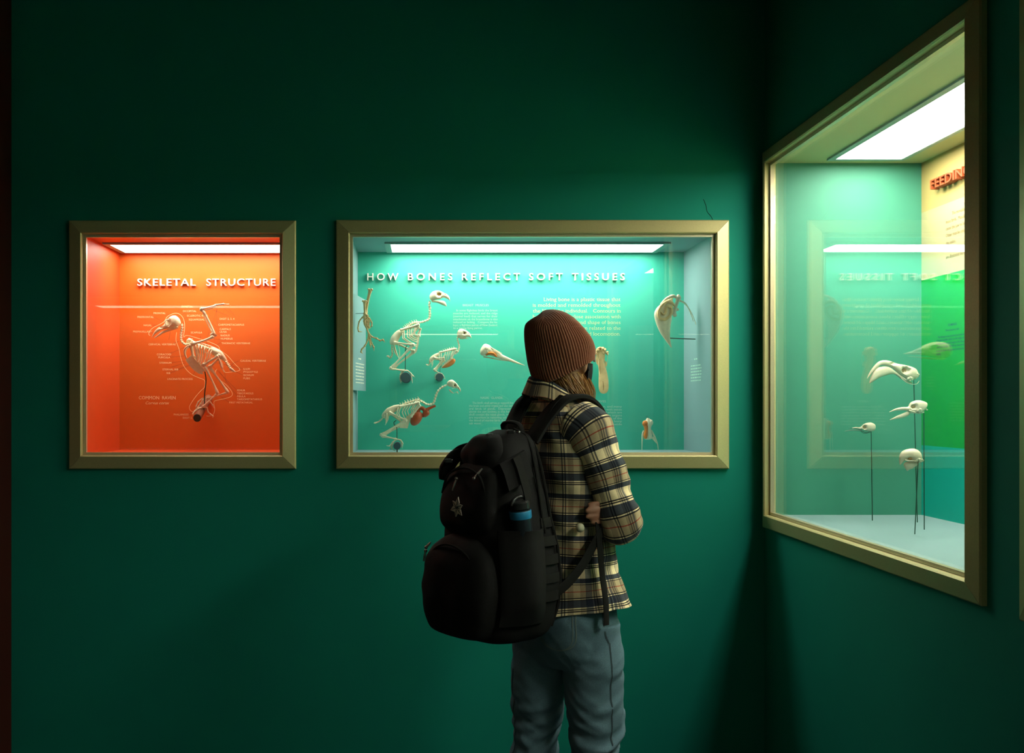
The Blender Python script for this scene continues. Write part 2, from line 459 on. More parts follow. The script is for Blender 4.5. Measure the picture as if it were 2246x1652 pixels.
# ------------------------------------------------------------------ room shell
ZC = 3.3
def holed_wall(name, m, W, us, zs, holes, thick=.0165):
    us = sorted(set(us + [h[0] for h in holes] + [h[1] for h in holes])); zs = sorted(set(zs + [h[2] for h in holes] + [h[3] for h in holes]))
    q = MB(W)
    for d in (0, thick):
        vs = [V((u, d, z)) for z in zs for u in us]; fs = []; n = len(us)
        for j in range(len(zs) - 1):
            for i in range(n - 1):
                c = ((us[i] + us[i + 1]) / 2, (zs[j] + zs[j + 1]) / 2)
                if any(h[0] < c[0] < h[1] and h[2] < c[1] < h[3] for h in holes): continue
                fs.append([j * n + i, j * n + i + 1, (j + 1) * n + i + 1, (j + 1) * n + i])
        q.add(vs, fs)
    for h in holes:
        q.add([V((h[a], d, h[b])) for d in (0, thick) for a, b in ((0, 2), (1, 2), (1, 3), (0, 3))], [(0, 1, 5, 4), (1, 2, 6, 5), (2, 3, 7, 6), (3, 0, 4, 7)])
    o = q.build(name, m, smooth=False); tag(o, kind='structure'); return o

h = .0025
WB = lambda p: V((p[0], p[1], p[2]))
holed_wall('wall_back', M['wall'], WB, [-1.574, XR], [0, ZC], [(-1.298 - h, -.539 + h, 1.256 - h, 2.097 + h), (-.282 - h, 1.108 + h, 1.256 - h, 2.099 + h)])
WR = lambda p: O_R + U_R * p[0] + N_R * p[1] + Z_ * p[2]
holed_wall('wall_right', M['wall'], WR, [0, 5.3], [0, ZC], [(.075 - h, 1.53 + h, 1.036 - h, 2.353 + h), (1.79 - h, 3.25 + h, 1.036 - h, 2.353 + h), (4.2 - h, 5.1 + h, 1.036 - h, 2.353 + h)])
WF = lambda p: O_F + U_F * p[0] + N_F * p[1] + Z_ * p[2]
holed_wall('wall_front', M['wall'], WF, [-XR, 4.5], [0, ZC], [(1.2 - h, 3.1 + h, 1.036 - h, 2.353 + h), (-.75 - h, .25 + h, 1.256 - h, 2.099 + h)])
def sbox(name, lo, hi, m):
    q = MB(); q.box(lo, hi); return tag(q.build(name, M[m], smooth=False), kind='structure')
sbox('trim_1', (-2.3, -.5, 0), (-1.574, .0165, ZC), 'maroon')           # the dark pier at the picture's edge
sbox('wall_left', (-4.52, -5.3, 0), (-4.5, 0, ZC), 'dark')
sbox('trim_2', (-4.5, -.02, 0), (-2.3, .0165, ZC), 'dark')
sbox('floor', (-4.5, -5.3, -.05), (XR, 0, 0), 'floor')
sbox('ceiling', (-4.5, -5.3, ZC), (XR, 0, ZC + .05), 'dark')
ck = MB(); ck.tube([P(x, y, -.0006) for x, y in ((1543, 437), (1549, 452), (1551, 464), (1560, 475), (1566, 488))], .0009, 4)
tag(ck.build('wall_crack', M['crackm']), kind='structure')


# ------------------------------------------------------------------ lettering and captions on the panels
def dashes(mb, org, U, W, length, cap, seed):
    """A caption line too small to read in the photograph: word-long strokes."""
    r = random.Random(seed); x = 0; N = U.cross(W)
    while x < length - cap:
        l = min(cap * r.uniform(1.2, 4.5), length - x)
        a = org + U * x; mb.add([a + N * .0005, a + U * l + N * .0005, a + U * l + W * cap * .55 + N * .0005, a + W * cap * .55 + N * .0005], [(0, 1, 2, 3)])
        x += l + cap * .8


for row in (('SKELETAL', 303, 430, 627.5), ('STRUCTURE', 454, 605, 627.5)):
    q = MB(); front_text(q, [row], YB - .0005, 15.5, depth=.014, bold=.0, spacing=1.15)
    q.build('title_lettering', M['letter'], orange_case, smooth=False)
for row in (('HOW', 806, 874, 615.5), ('BONES', 895, 992, 615.5), ('REFLECT', 1013, 1140, 615.5), ('SOFT', 1160, 1233, 615.5), ('TISSUES', 1254, 1369, 615.5)):
    q = MB(); front_text(q, [row], YB - .0005, 15.3, depth=.016, bold=.002, spacing=1.5)
    q.build('title_lettering', M['letter'], teal_case, smooth=False)

yp = YB - .0003
for s_, x0, yb in (('PARIETAL', 398, 674.5), ('OCCIPITAL', 401, 684.5), ('SCLEROTIC RING', 410, 694.5), ('SQUAMOSAL', 414, 703), ('FRONTAL', 337, 689), ('PREFRONTAL', 301.5, 697.5),
                   ('NASAL', 315, 715.5), ('PREMAXILLARY', 292, 729.5), ('CERVICAL VERTEBRAE', 326, 757.5), ('SCAPULA', 418.5, 731.5), ('CORACOID', 344, 779.5), ('FURCULA', 347.5, 786),
                   ('STERNUM', 350, 798), ('STERNAL RIB', 356.5, 812.5), ('RIB', 365.5, 820.5), ('UNCINATE PROCESS', 367, 833.5), ('DIGIT 2, 3, 4', 482, 701.5), ('CARPOMETACARPUS', 479, 714.5),
                   ('CARPALS', 482, 724), ('ULNA', 482, 730), ('RADIUS', 484, 738), ('HUMERUS', 484, 745), ('THORACIC VERTEBRAE', 486, 755), ('CAUDAL VERTEBRAE', 527.5, 793.5),
                   ('ILIUM', 534, 811.5), ('PYGOSTYLE', 534, 818), ('ISCHIUM', 534, 825), ('PUBIS', 534, 832), ('FEMUR', 520, 858.5), ('TIBIOTARSUS', 520, 865), ('FIBULA', 520, 871.5), ('TARSOMETATARSUS', 520, 878),
                   ('FIRST METATARSAL', 503, 885), ('PHALANGES', 381, 911.5), ('DIGIT 2, 3', 401, 918.5)):
    q = MB(); front_text(q, [(s_, x0, None, yb)], yp, 4.0, spacing=1.04)
    q.build('bone_label', M['inkcream'], orange_case, smooth=False)
q = MB(); front_text(q, [('COMMON  RAVEN', 304.5, 385, 876)], yp, 7.0, serif=True); front_text(q, [('Corvus corax', 319.5, 371, 887)], yp, 6.2, shear=.25, serif=True)
q.build('caption_text', M['inkcream'], orange_case, smooth=False)

Zc = lambda a, b: (280 + a / 5.506, 640 + b / 5.506)      # coordinates of an enlarged look at the raven
def ribbon(mb, pts, wpx, y, k=4):
    pts = [P(*Zc(*p), y) for p in pts]
    if k: pts, _ = cr(pts, [1] * len(pts), k)
    for a, b in zip(pts, pts[1:]):
        t = (b - a).normalized(); n = V((-t.z, 0, t.x)) * (wpx / 514 / 2)
        mb.add([a - n, b - n, b + n, a + n], [(0, 1, 2, 3)])
q = MB()
ribbon(q, [(270, 530), (255, 505), (300, 440), (430, 370), (480, 300), (560, 262), (620, 268), (665, 310), (685, 370), (688, 450), (676, 545), (710, 528), (800, 548), (1000, 612), (1095, 660), (1115, 705), (1200, 768), (1290, 868), (1355, 945), (1250, 970), (1180, 975), (1150, 950)], .9, yp)
q.build('outline_drawing', M['inkcream'], orange_case, smooth=False); q = MB()
ribbon(q, [(1080, 935), (1060, 965), (1078, 1035), (1190, 1125), (1258, 1210), (1255, 1260), (1180, 1290), (1062, 1315), (1042, 1345), (1052, 1420), (1035, 1480), (985, 1502), (950, 1500)], .9, yp)
q.build('outline_drawing', M['inkcream'], orange_case, smooth=False); q = MB()
ribbon(q, [(592, 490), (585, 590), (620, 690), (640, 790), (680, 900), (760, 990), (860, 1040), (928, 1070), (928, 1150), (880, 1200), (820, 1270), (765, 1350), (745, 1400), (765, 1440), (812, 1455)], .9, yp)
q.build('outline_drawing', M['inkcream'], orange_case, smooth=False)
for a, b in (((300, 300), (425, 360)), ((442, 258), (520, 290)), ((630, 200), (600, 250)), ((720, 240), (640, 290)), ((720, 310), (670, 330)), ((300, 402), (380, 410)), ((258, 480), (300, 500)),
             ((520, 455), (498, 580)), ((545, 635), (620, 595)), ((500, 752), (690, 670)), ((492, 790), (690, 775)), ((515, 855), (690, 840)), ((525, 912), (700, 860)), ((595, 940), (860, 840)), ((512, 982), (780, 880)),
             ((790, 1010), (835, 900)), ((878, 530), (882, 600)), ((1130, 118), (1165, 165)), ((1150, 190), (1240, 260)), ((1180, 160), (1300, 300)), ((1010, 210), (1215, 293)), ((915, 165), (960, 200)),
             ((1070, 200), (1085, 380)), ((1040, 400), (1110, 440)), ((1060, 460), (1105, 480)), ((1080, 510), (1115, 525)), ((1040, 572), (1190, 578)), ((1080, 640), (1125, 615)), ((1255, 880), (1350, 830)),
             ((1230, 920), (1290, 850)), ((1030, 850), (1390, 930)), ((1290, 960), (1390, 1005)), ((1170, 970), (1190, 1100)), ((1000, 870), (1320, 1190)), ((1100, 950), (1320, 1260)), ((1100, 1250), (1225, 1335)), ((735, 1480), (815, 1440))):
    q = MB(); ribbon(q, [a, b], .55, yp, 0)
    q.build('leader_line', M['leader'], orange_case, smooth=False)

heads = [('BREAST  MUSCLES', 1015, 1072, 672), ('NASAL  GLANDS', 1054, 1102, 875), ('NERVES', 1304, 1329, 883)]
for rows, x0, x1, yb, st in ((('In some flightless birds the breast', 'muscles are reduced, and the ridge', '(sternal keel) that serves for their', 'attachment on the breastbone is also', 'reduced or lacking.   Compare the ka-', 'kapo, a flightless parrot of New Zealand,', 'to a strong flying parrot.'), 994, 1091.5, 683, 6.48),
                             (("The bird's skull serves as support for", 'the brain and some organs and also sev-', 'eral  kinds  of  glands.   Depressions', 'above the eye sockets in this heron', 'skull contain the nasal glands, which', 'are important in removing salt from', 'the blood of marine birds that drink', 'salt water.'), 1029, 1126, 886, 6.4),
                             (('of ducks, swans, and many', 'are richly supplied with sense', 'organs, functions of which are', 'unclear.   These sense organs', 'are served by branches of the', 'nerve (trigeminal), the bony', 'canals clearly seen inside'), 1267, 1364, 894, 6.45),
                             (('crests', 'bones', 'the pull', 'would', 'not'), 1161, None, 829, 6.6)):
    q = MB()
    if heads: front_text(q, [heads.pop(0)], yp, 4.8, serif=True)
    for i, s_ in enumerate(rows):
        last = i == len(rows) - 1 and len(s_) < 27 and x0 < 1200
        a = x0 + (7 if i == 0 and x1 else 0)
        front_text(q, [(s_, a, None if (last or not x1) else x1, yb + st * i)], yp, 4.5, serif=True)
    q.build('caption_text', M['inkfaint'], teal_case, smooth=False)
q = MB()
for i, (s_, x0) in enumerate((('Living bone is a plastic tissue that', 1193), ('is molded and remolded throughout', 1169), ('the life of the individual.   Contours in', 1169), ('bone may reflect close association with', 1169),
                              ('various soft tissues, and shape of bones', 1169), ('and processes are often related to the', 1169), ('mechanics of support and locomotion.', 1169))):
    front_text(q, [(s_, x0, 1361, 660.5 + 12.6 * i)], yp, 7.8, bold=-.016, serif=True)
q.build('caption_text', M['inkyellow'], teal_case, smooth=False)

# side caption on the case's right cheek, and the board on its left cheek
q = MB(); xs = 1.108
for i in range(6):
    dashes(q, V((xs, .352, HC + (887 - (803 + 6.6 * i)) * 4.27 / FPX)), V((0, -1, 0)), Z_, .165, .0085, 40 + i)
dashes(q, V((xs, .30, HC + (887 - 789) * 4.27 / FPX)), V((0, -1, 0)), Z_, .05, .010, 39)
q.build('caption_text', M['inkfaint'], teal_case, smooth=False)
b0, b1 = V((-.2787, .12, 0)), V((-.244, .40, 0)); bu = (b1 - b0).normalized(); bn = V((bu.y, -bu.x, 0))
q = MB(); z0_, z1_ = 1.506, 1.887
q.add([b0 + Z_ * z0_, b1 + Z_ * z0_, b1 + Z_ * z1_, b0 + Z_ * z1_, b0 - bn * .006 + Z_ * z0_, b1 - bn * .006 + Z_ * z0_, b1 - bn * .006 + Z_ * z1_, b0 - bn * .006 + Z_ * z1_],
      [(0, 1, 2, 3), (7, 6, 5, 4), (0, 4, 5, 1), (1, 5, 6, 2), (2, 6, 7, 3), (3, 7, 4, 0)])
lb = q.build('label_board', M['bluegrey'], teal_case, smooth=False)
q = MB()
for i in range(7):
    dashes(q, b0 + bu * .055 + Z_ * (1.612 - .0128 * i), bu, Z_, .185, .008, 60 + i)
dashes(q, b0 + bu * .115 + Z_ * 1.632, bu, Z_, .055, .010, 59)
q.build('caption_text', M['ink'], lb, smooth=False)

# lettering in the case around the corner
UR = V((0, -1, 0))
def side_pt(px, py, x=XP - .0003):
    d = x * FPX / (px - CX)
    return V((x, d - DC, HC + (CY - py) * d / FPX))
def side_text(mb, s_, x0, x1, py, cap, **kw):
    a = side_pt(x0, py); b = side_pt(x1, py) if x1 else None
    text_into(mb, s_, a, UR, Z_, (b - a).dot(UR) if b else None, cap, **kw)
q = MB(); side_text(q, 'FEEDING', 2058, 2148, 416, .033, depth=.030, bold=.012, spacing=1.02)
q.build('title_lettering', M['orletter'], mint_case, smooth=False)
q = MB()
for s_, x0, py in (('The movable upper jaw is common to', 2088, 471.5), ('most birds.  Muscles pull on the jaw and', 2075, 491), ('cause the jaw to be raised by rods.', 2075, 506), ('Other muscles close it by drawing down', 2075, 521), ('the palate.', 2075, 537.5),
                   ('Some of the many feeding adaptations', 2087, 548), ('are illustrated here.', 2075, 568)):
    side_text(q, s_, x0, None, py, .0116, bold=-.008, serif=True)
q.build('caption_text', M['inkbrown'], mint_case, smooth=False)
q = MB()
side_text(q, 'FLAMINGO', 2080, 2098.5, 715.5, .0082, bold=.01, serif=True)
side_text(q, 'Phoenicopterus ruber', 2074, 2104.5, 727, .007, shear=.2)
for i, (s_, x0, x1, py) in enumerate((('The flamingo strains its food out of mud and water', 2057, 2126, 742), ('through sievelike plates on the edges of its bill.', 2054, 2126, 749.5), ('Motions of the broad tongue in the throat pump', 2054, 2126, 757), ('water into the bill.  The bill tip, immersed in mud,', 2054, 2126, 764), ('is upside down and pointed backwards during', 2054, 2126, 772), ('feeding.', 2054, 2063.5, 779))):
    side_text(q, s_, x0, x1, py, .0068, serif=True)
q.build('caption_text', M['inkblue'], mint_case, smooth=False)
for gx, gy, n, ln in ((1.37, -.10, 7, .25), (1.36, -.66, 8, .26), (1.50, -1.02, 5, .26)):
    q = MB()
    for i in range(n):
        dashes(q, V((gx + .105 - .015 * i, gy - (.02 if i == 0 else 0), 1.0362)), UR, X_, ln * (.7 if i == n - 1 else 1), .0045, int(gx * 100) + i)
    q.build('caption_text', M['inkgrey'], mint_case, smooth=False)


# ------------------------------------------------------------------ specimens
class Spec:
    """A specimen laid out on an enlarged look at the photograph: (a, b) there, w = the same unit away from the viewer, at wall depth y."""
    def __init__(s, name, label, ox, oy, k, y, base, cat='skeleton', group=None):
        s.ox, s.oy, s.k, s.y = ox, oy, k, y
        s.root = thing(name, s.xf(V((*base, 0))), label, cat, group)
    def xf(s, p):
        d = DC + s.y
        q = P(s.ox + p[0] / s.k, s.oy + p[1] / s.k, s.y)
        q.y += p[2] / s.k * d / FPX
        return q
    def mb(s): return MB(s.xf)


def skull(mb, st, eye=None, depth=.75, nost=None, n=20, k=5):
    """st: rows (top a, top b, bottom a, bottom b, half thickness) from beak tip to nape. eye/nost = (a, b, ra, rb): pressed-in hollows on both cheeks."""
    rows = crn([list(map(float, r)) for r in st], k); rings = []
    for ta, tb, ba, bb, hw in rows:
        hw = max(hw, .3); t, b = V((ta, tb, 0)), V((ba, bb, 0)); c = (t + b) / 2; h_ = (t - b) / 2
        ring = []
        for i in range(n):
            a = 2 * math.pi * i / n
            ca, sa = math.cos(a), math.sin(a)
            ca = math.copysign(abs(ca) ** .85, ca); sa = math.copysign(abs(sa) ** .85, sa)
            p = c + h_ * ca + V((0, 0, hw * sa))
            for e in (eye, nost):
                if e:
                    q = ((p.x - e[0]) / e[2]) ** 2 + ((p.y - e[1]) / e[3]) ** 2
                    if q < 1: p.z *= 1 - depth * min(1, (1 - q) * 2.2)
            ring.append(p)
        rings.append(ring)
    mb.grid(rings)
    if eye: return min(rows, key=lambda r: abs((r[0] + r[2]) / 2 - eye[0]))[4] * (1 - depth)


def hollow_shade(sp, eye, w_, parent):  # raised dark blobs, the shade of the eye sockets put in as colour
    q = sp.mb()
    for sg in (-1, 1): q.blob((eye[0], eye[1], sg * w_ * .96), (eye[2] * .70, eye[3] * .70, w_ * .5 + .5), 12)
    q.build('eye_socket_shade', M['hollow_shade'], parent)


def vertebrae(mb, pts, r, n, spike=1.0, up=(0, -1, 0)):
    """n bead-like vertebrae along pts with small spines."""
    p, _ = cr([V((*q, 0)) if len(q) == 2 else V(q) for q in pts], [1] * len(pts), 12)
    L = [0]
    for a, b in zip(p, p[1:]): L.append(L[-1] + (b - a).length)
    def at(t):
        d = t * L[-1]
        for i in range(len(L) - 1):
            if L[i + 1] >= d: return p[i].lerp(p[i + 1], (d - L[i]) / max(L[i + 1] - L[i], 1e-9)), (p[i + 1] - p[i]).normalized()
        return p[-1], (p[-1] - p[-2]).normalized()
    mb.tube([at(i / 20)[0] for i in range(21)], r * .42, 6, smooth=0)
    for i in range(n):
        c, t = at((i + .5) / n); s_ = L[-1] / n; u = V((t.y, -t.x, 0)); u = u if u.dot(V(up)) >= 0 else -u
        rr = r * random.uniform(.9, 1.12)
        mb.tube([c - t * s_ * .46, c - t * s_ * .2, c + t * s_ * .1, c + t * s_ * .46], [rr * .95, rr * .62, rr * .68, rr], 8, smooth=1)
        if spike:
            mb.tube([c - t * s_ * .1, c + u * rr * 1.2 * spike + t * s_ * .05, c + u * rr * 1.75 * spike + t * s_ * .2], [rr * .4, rr * .28, rr * .12], 5, smooth=0)
            mb.tube([c, c - u * rr * 1.0 + t * s_ * .3], [rr * .35, rr * .12], 5, smooth=0)
            for sg in (-1, 1): mb.tube([c, c + V((0, 0, sg * rr * 1.5)) - u * rr * .3], [rr * .38, rr * .2], 5, smooth=0)


def rib_cage(mb, tops, mids, ends, r, spread, n):
    """n pairs of ribs from the spine (tops) bowing out by spread to the breastbone (ends)."""
    T, _ = cr([V((*p, 0)) for p in tops], [1] * len(tops), 10); I, _ = cr([V((*p, 0)) for p in mids], [1] * len(mids), 10); E, _ = cr([V((*p, 0)) for p in ends], [1] * len(ends), 10)
    g = lambda A, t: A[min(len(A) - 1, int(t * (len(A) - 1) + .5))]
    for i in range(n):
        t = i / (n - 1); a, m_, e = g(T, t), g(I, t), g(E, t)
        for sg in (-1, 1):
            o = V((0, 0, sg * spread))
            mb.tube([a + o * .12, a.lerp(m_, .35) + o * .8, m_ + o], [r * .8, r * 1.25, r], 6, smooth=4)
            mb.tube([m_ + o, m_.lerp(e, .5) + o * .85 + V((0, r * 1.5, 0)), e + o * .35], [r * 1.1, r * .8, r * .8], 6, smooth=3)
            if 0 < i < n - 1: mb.tube([a.lerp(m_, .62) + o * .95, g(T, min(1, t + .6 / n)).lerp(g(I, min(1, t + .6 / n)), .5) + o * .95], [r * .9, r * .5], 5, smooth=0)


def foot(mb, ankle, toes, r):
    for t in toes:
        pts = [V((*ankle, 0)) if len(ankle) == 2 else V(ankle)] + [V((*p, 0)) if len(p) == 2 else V(p) for p in t]
        mb.tube(pts, [r * 1.1] + [r] * (len(pts) - 2) + [r * .15], 6, smooth=3)
        for p in pts[1:-1]: mb.blob(p, r * 1.35, 5)


def dowel(sp, a, b, r, y1, mbody, mend, y0=None, back=None):
    """A round perch standing out from the back panel, its cut end towards the viewer at (a, b)."""
    c = sp.xf(V((a, b, 0))); R = r / sp.k * (DC + sp.y) / FPX; y0 = sp.y - .02 if y0 is None else y0
    bk = V((0, 0, 0)) if back is None else V((back[0] - c.x, 0, back[1] - c.z))
    q = MB(); n = 28
    q.grid([[V((c.x + R * f * math.cos(2 * math.pi * i / n), y, c.z + R * f * math.sin(2 * math.pi * i / n))) + bk * k for i in range(n)] for y, f, k in ((y0, .96, 0), (y0 + .002, 1, 0), (y1 - .001, 1, 1))])
    o = q.build('perch', M[mbody], sp.root, auto=35)
    e = MB(); e.grid([[V((c.x + R * f * math.cos(2 * math.pi * i / n), y, c.z + R * f * math.sin(2 * math.pi * i / n))) for i in range(n)] for y, f in ((y0 - .0012, .93), (y0 - .0001, .95))])
    e.build('perch_end', M[mend], o, smooth=False)


# ---- the raven
R_ = Spec('bird_skeleton', 'large bird skeleton gripping a brown peg on the orange panel, wing raised', 280, 640, 5.506, .33, (880, 1525), group=None)
B_ = M['bone_raven']
q = R_.mb()
skull(q, [(292, 545, 296, 549, 2), (318, 492, 330, 512, 8), (345, 455, 365, 488, 13), (385, 425, 405, 465, 17), (432, 405, 450, 452, 26), (470, 348, 480, 448, 40), (520, 298, 535, 448, 54), (575, 288, 580, 440, 60), (618, 318, 610, 425, 50), (638, 360, 630, 405, 25), (642, 378, 638, 392, 4)],
      eye=(492, 372, 46, 42), nost=(408, 433, 26, 14))
sk = q.build('skull', B_, R_.root)
q = R_.mb()
for sg in (-1, 1):
    q.tube([(492 + 33 * math.cos(a * .4488), 372 + 33 * math.sin(a * .4488), sg * 30) for a in range(15)], 7, 6, smooth=2)
q.build('sclerotic_ring', B_, sk)
q = R_.mb(); skull(q, [(320, 558, 324, 562, 2), (360, 522, 372, 540, 9), (420, 478, 436, 500, 15), (500, 448, 512, 474, 20), (570, 428, 574, 456, 36), (605, 415, 604, 440, 40), (612, 420, 612, 430, 10)], k=4)
q.build('lower_jaw', B_, R_.root)
q = R_.mb(); vertebrae(q, [(652, 385), (657, 440), (646, 490), (642, 545), (648, 590), (680, 628), (725, 636), (775, 618)], 17, 12, .8, (1, 0, 0)); q.build('neck_vertebrae', B_, R_.root)
q = R_.mb(); vertebrae(q, [(775, 610), (850, 640), (930, 668), (1010, 700)], 18, 7, .8); q.build('back_vertebrae', B_, R_.root)
q = R_.mb(); rib_cage(q, [(800, 622), (900, 655), (1020, 705)], [(845, 760), (905, 770), (1000, 800)], [(845, 860), (880, 890), (925, 905)], 5.5, 70, 7); q.build('rib_cage', B_, R_.root)
q = R_.mb(); q.plate([(698, 822), (735, 800), (770, 765), (800, 790), (830, 775), (840, 830), (900, 890), (940, 960), (905, 965), (910, 1000), (860, 990), (800, 950), (745, 890)], -7, 7)
for sg in (-1, 1): q.grid([[V((a, b, sg * w_ + d)) for d in (-4, 4)] + [V((a + 12, b + 6, sg * w_ + d)) for d in (4, -4)] for a, b, w_ in ((790, 785, 10), (850, 850, 48), (905, 935, 30))])
q.build('breastbone', B_, R_.root)
q = R_.mb()
for sg in (-1, 1):
    q.bone((765, 640, sg * 52), (795, 795, sg * 20), 13, 1.6)
    q.tube([(745, 655, sg * 50), (702, 690, sg * 42), (690, 740, sg * 28), (712, 805, 0)], [9, 10, 9, 8], 8)
    q.tube([(780, 600, sg * 55), (900, 625, sg * 62), (1020, 665, sg * 50), (1105, 700, sg * 40)], [13, 10, 9, 3], 8, flat=.5)
q.blob((745, 595, 40), (42, 34, 22), rough=.5); q.blob((800, 632, -52), (30, 26, 20), rough=.4)
q.build('shoulder_girdle', B_, R_.root)
q = R_.mb()
for w_ in (-75,):
    q.bone((800, 632, w_), (1062, 543, w_ - 10), 15, 1.55, bow=(0, 10))
    q.bone((1065, 522, w_ - 14), (925, 235, w_), 13, 1.35, bow=(14, 6)); q.bone((1045, 510, w_ + 10), (915, 225, w_ + 12), 7, 1.4, bow=(-12, 4))
    q.blob((1050, 525, w_), (34, 28, 22), rough=.6); q.blob((912, 222, w_), (24, 26, 18), rough=.5)
    q.bone((915, 215, w_), (1085, 172, w_), 11, 1.5); q.bone((925, 232, w_), (1080, 185, w_), 6, 1.3, bow=(0, 8)); q.bone((1075, 168, w_), (1180, 155, w_), 9, 1.4); q.bone((1170, 155, w_), (1242, 160, w_), 5, 1.3)
q.build('wing_bones', B_, R_.root)
q = R_.mb()
q.tube([(1000, 690), (1050, 725), (1100, 755), (1150, 795), (1185, 835)], [22, 34, 40, 26, 14], 10, flat=1.3)
for sg in (-1, 1):
    q.tube([(1095, 780, sg * 38), (1125, 840, sg * 36), (1140, 900, sg * 30), (1150, 925, sg * 24)], [18, 16, 20, 4], 8, flat=.4)
    q.tube([(1110, 830, sg * 40), (1128, 900, sg * 34), (1170, 970, sg * 22)], [5, 5, 3], 6)
q.blob((1110, 775, -36), (26, 24, 16), rough=.3)
q.build('pelvis', B_, R_.root)
q = R_.mb(); vertebrae(q, [(1170, 815), (1205, 870), (1240, 925)], 17, 6, .8); skull(q, [(1235, 915, 1228, 945, 9), (1265, 925, 1255, 960, 9), (1303, 965, 1298, 972, 3)], n=10, k=3); q.build('tail_bones', B_, R_.root)
for w_, A in ((-48, [(1105, 775), (930, 885), (940, 905), (1092, 1222), (1085, 1235), (905, 1398)]), (48, [(1112, 785), (985, 905), (985, 925), (1200, 1212), (1190, 1222), (945, 1292)])):
    q = R_.mb()
    q.bone((*A[0], w_), (*A[1], w_), 14, 1.5); q.blob((*A[1], w_), (26, 24, 20), rough=.4)
    q.bone((*A[2], w_), (*A[3], w_ * .8), 13, 1.5, bow=(6, -4)); q.tube([(A[2][0] + 26, A[2][1], w_), (A[3][0] * .4 + A[2][0] * .6 + 14, A[3][1] * .4 + A[2][1] * .6, w_)], [6, 2], 6)
    q.blob((*A[3], w_ * .8), (20, 22, 18), rough=.4); q.bone((*A[4], w_ * .8), (*A[5], w_ * .5), 11, 1.5)
    if w_ < 0: foot(q, (905, 1398, -24), [[(860, 1415, -40), (825, 1445, -50), (805, 1480, -50), (812, 1510, -48)], [(850, 1405, -20), (815, 1440, -20), (795, 1470, -18), (795, 1500, -16)], [(870, 1420, -10), (838, 1462, -2), (828, 1500, 0), (842, 1520, 0)], [(960, 1400, -20), (975, 1450, -20), (1000, 1475, -20), (1032, 1500, -20), (1032, 1525, -20)]], 8)
    else: foot(q, (945, 1292, 24), [[(900, 1290, 20), (850, 1330, 20), (825, 1385, 20), (822, 1405, 20)], [(905, 1310, 10), (880, 1350, 10), (852, 1390, 10), (856, 1410, 10)], [(990, 1330, 30), (1020, 1370, 30), (1040, 1410, 30)]], 8)
    q.build('leg_bones', B_, R_.root)
q = R_.mb(); q.tube([(932, 965), (945, 1040), (944, 1110), (930, 1230), (928, 1340), (915, 1480)], 7, 8); q.tube([(1105, 195, -70), (970, 560, -40), (975, 690, 0)], 1.2, 4); q.build('mounting_rod', M['rod'], R_.root)
_b = P(*Zc(975, 1290), YB); dowel(R_, 880, 1522, 48, YB, 'wood', 'woodend', .265, (_b.x, _b.z))

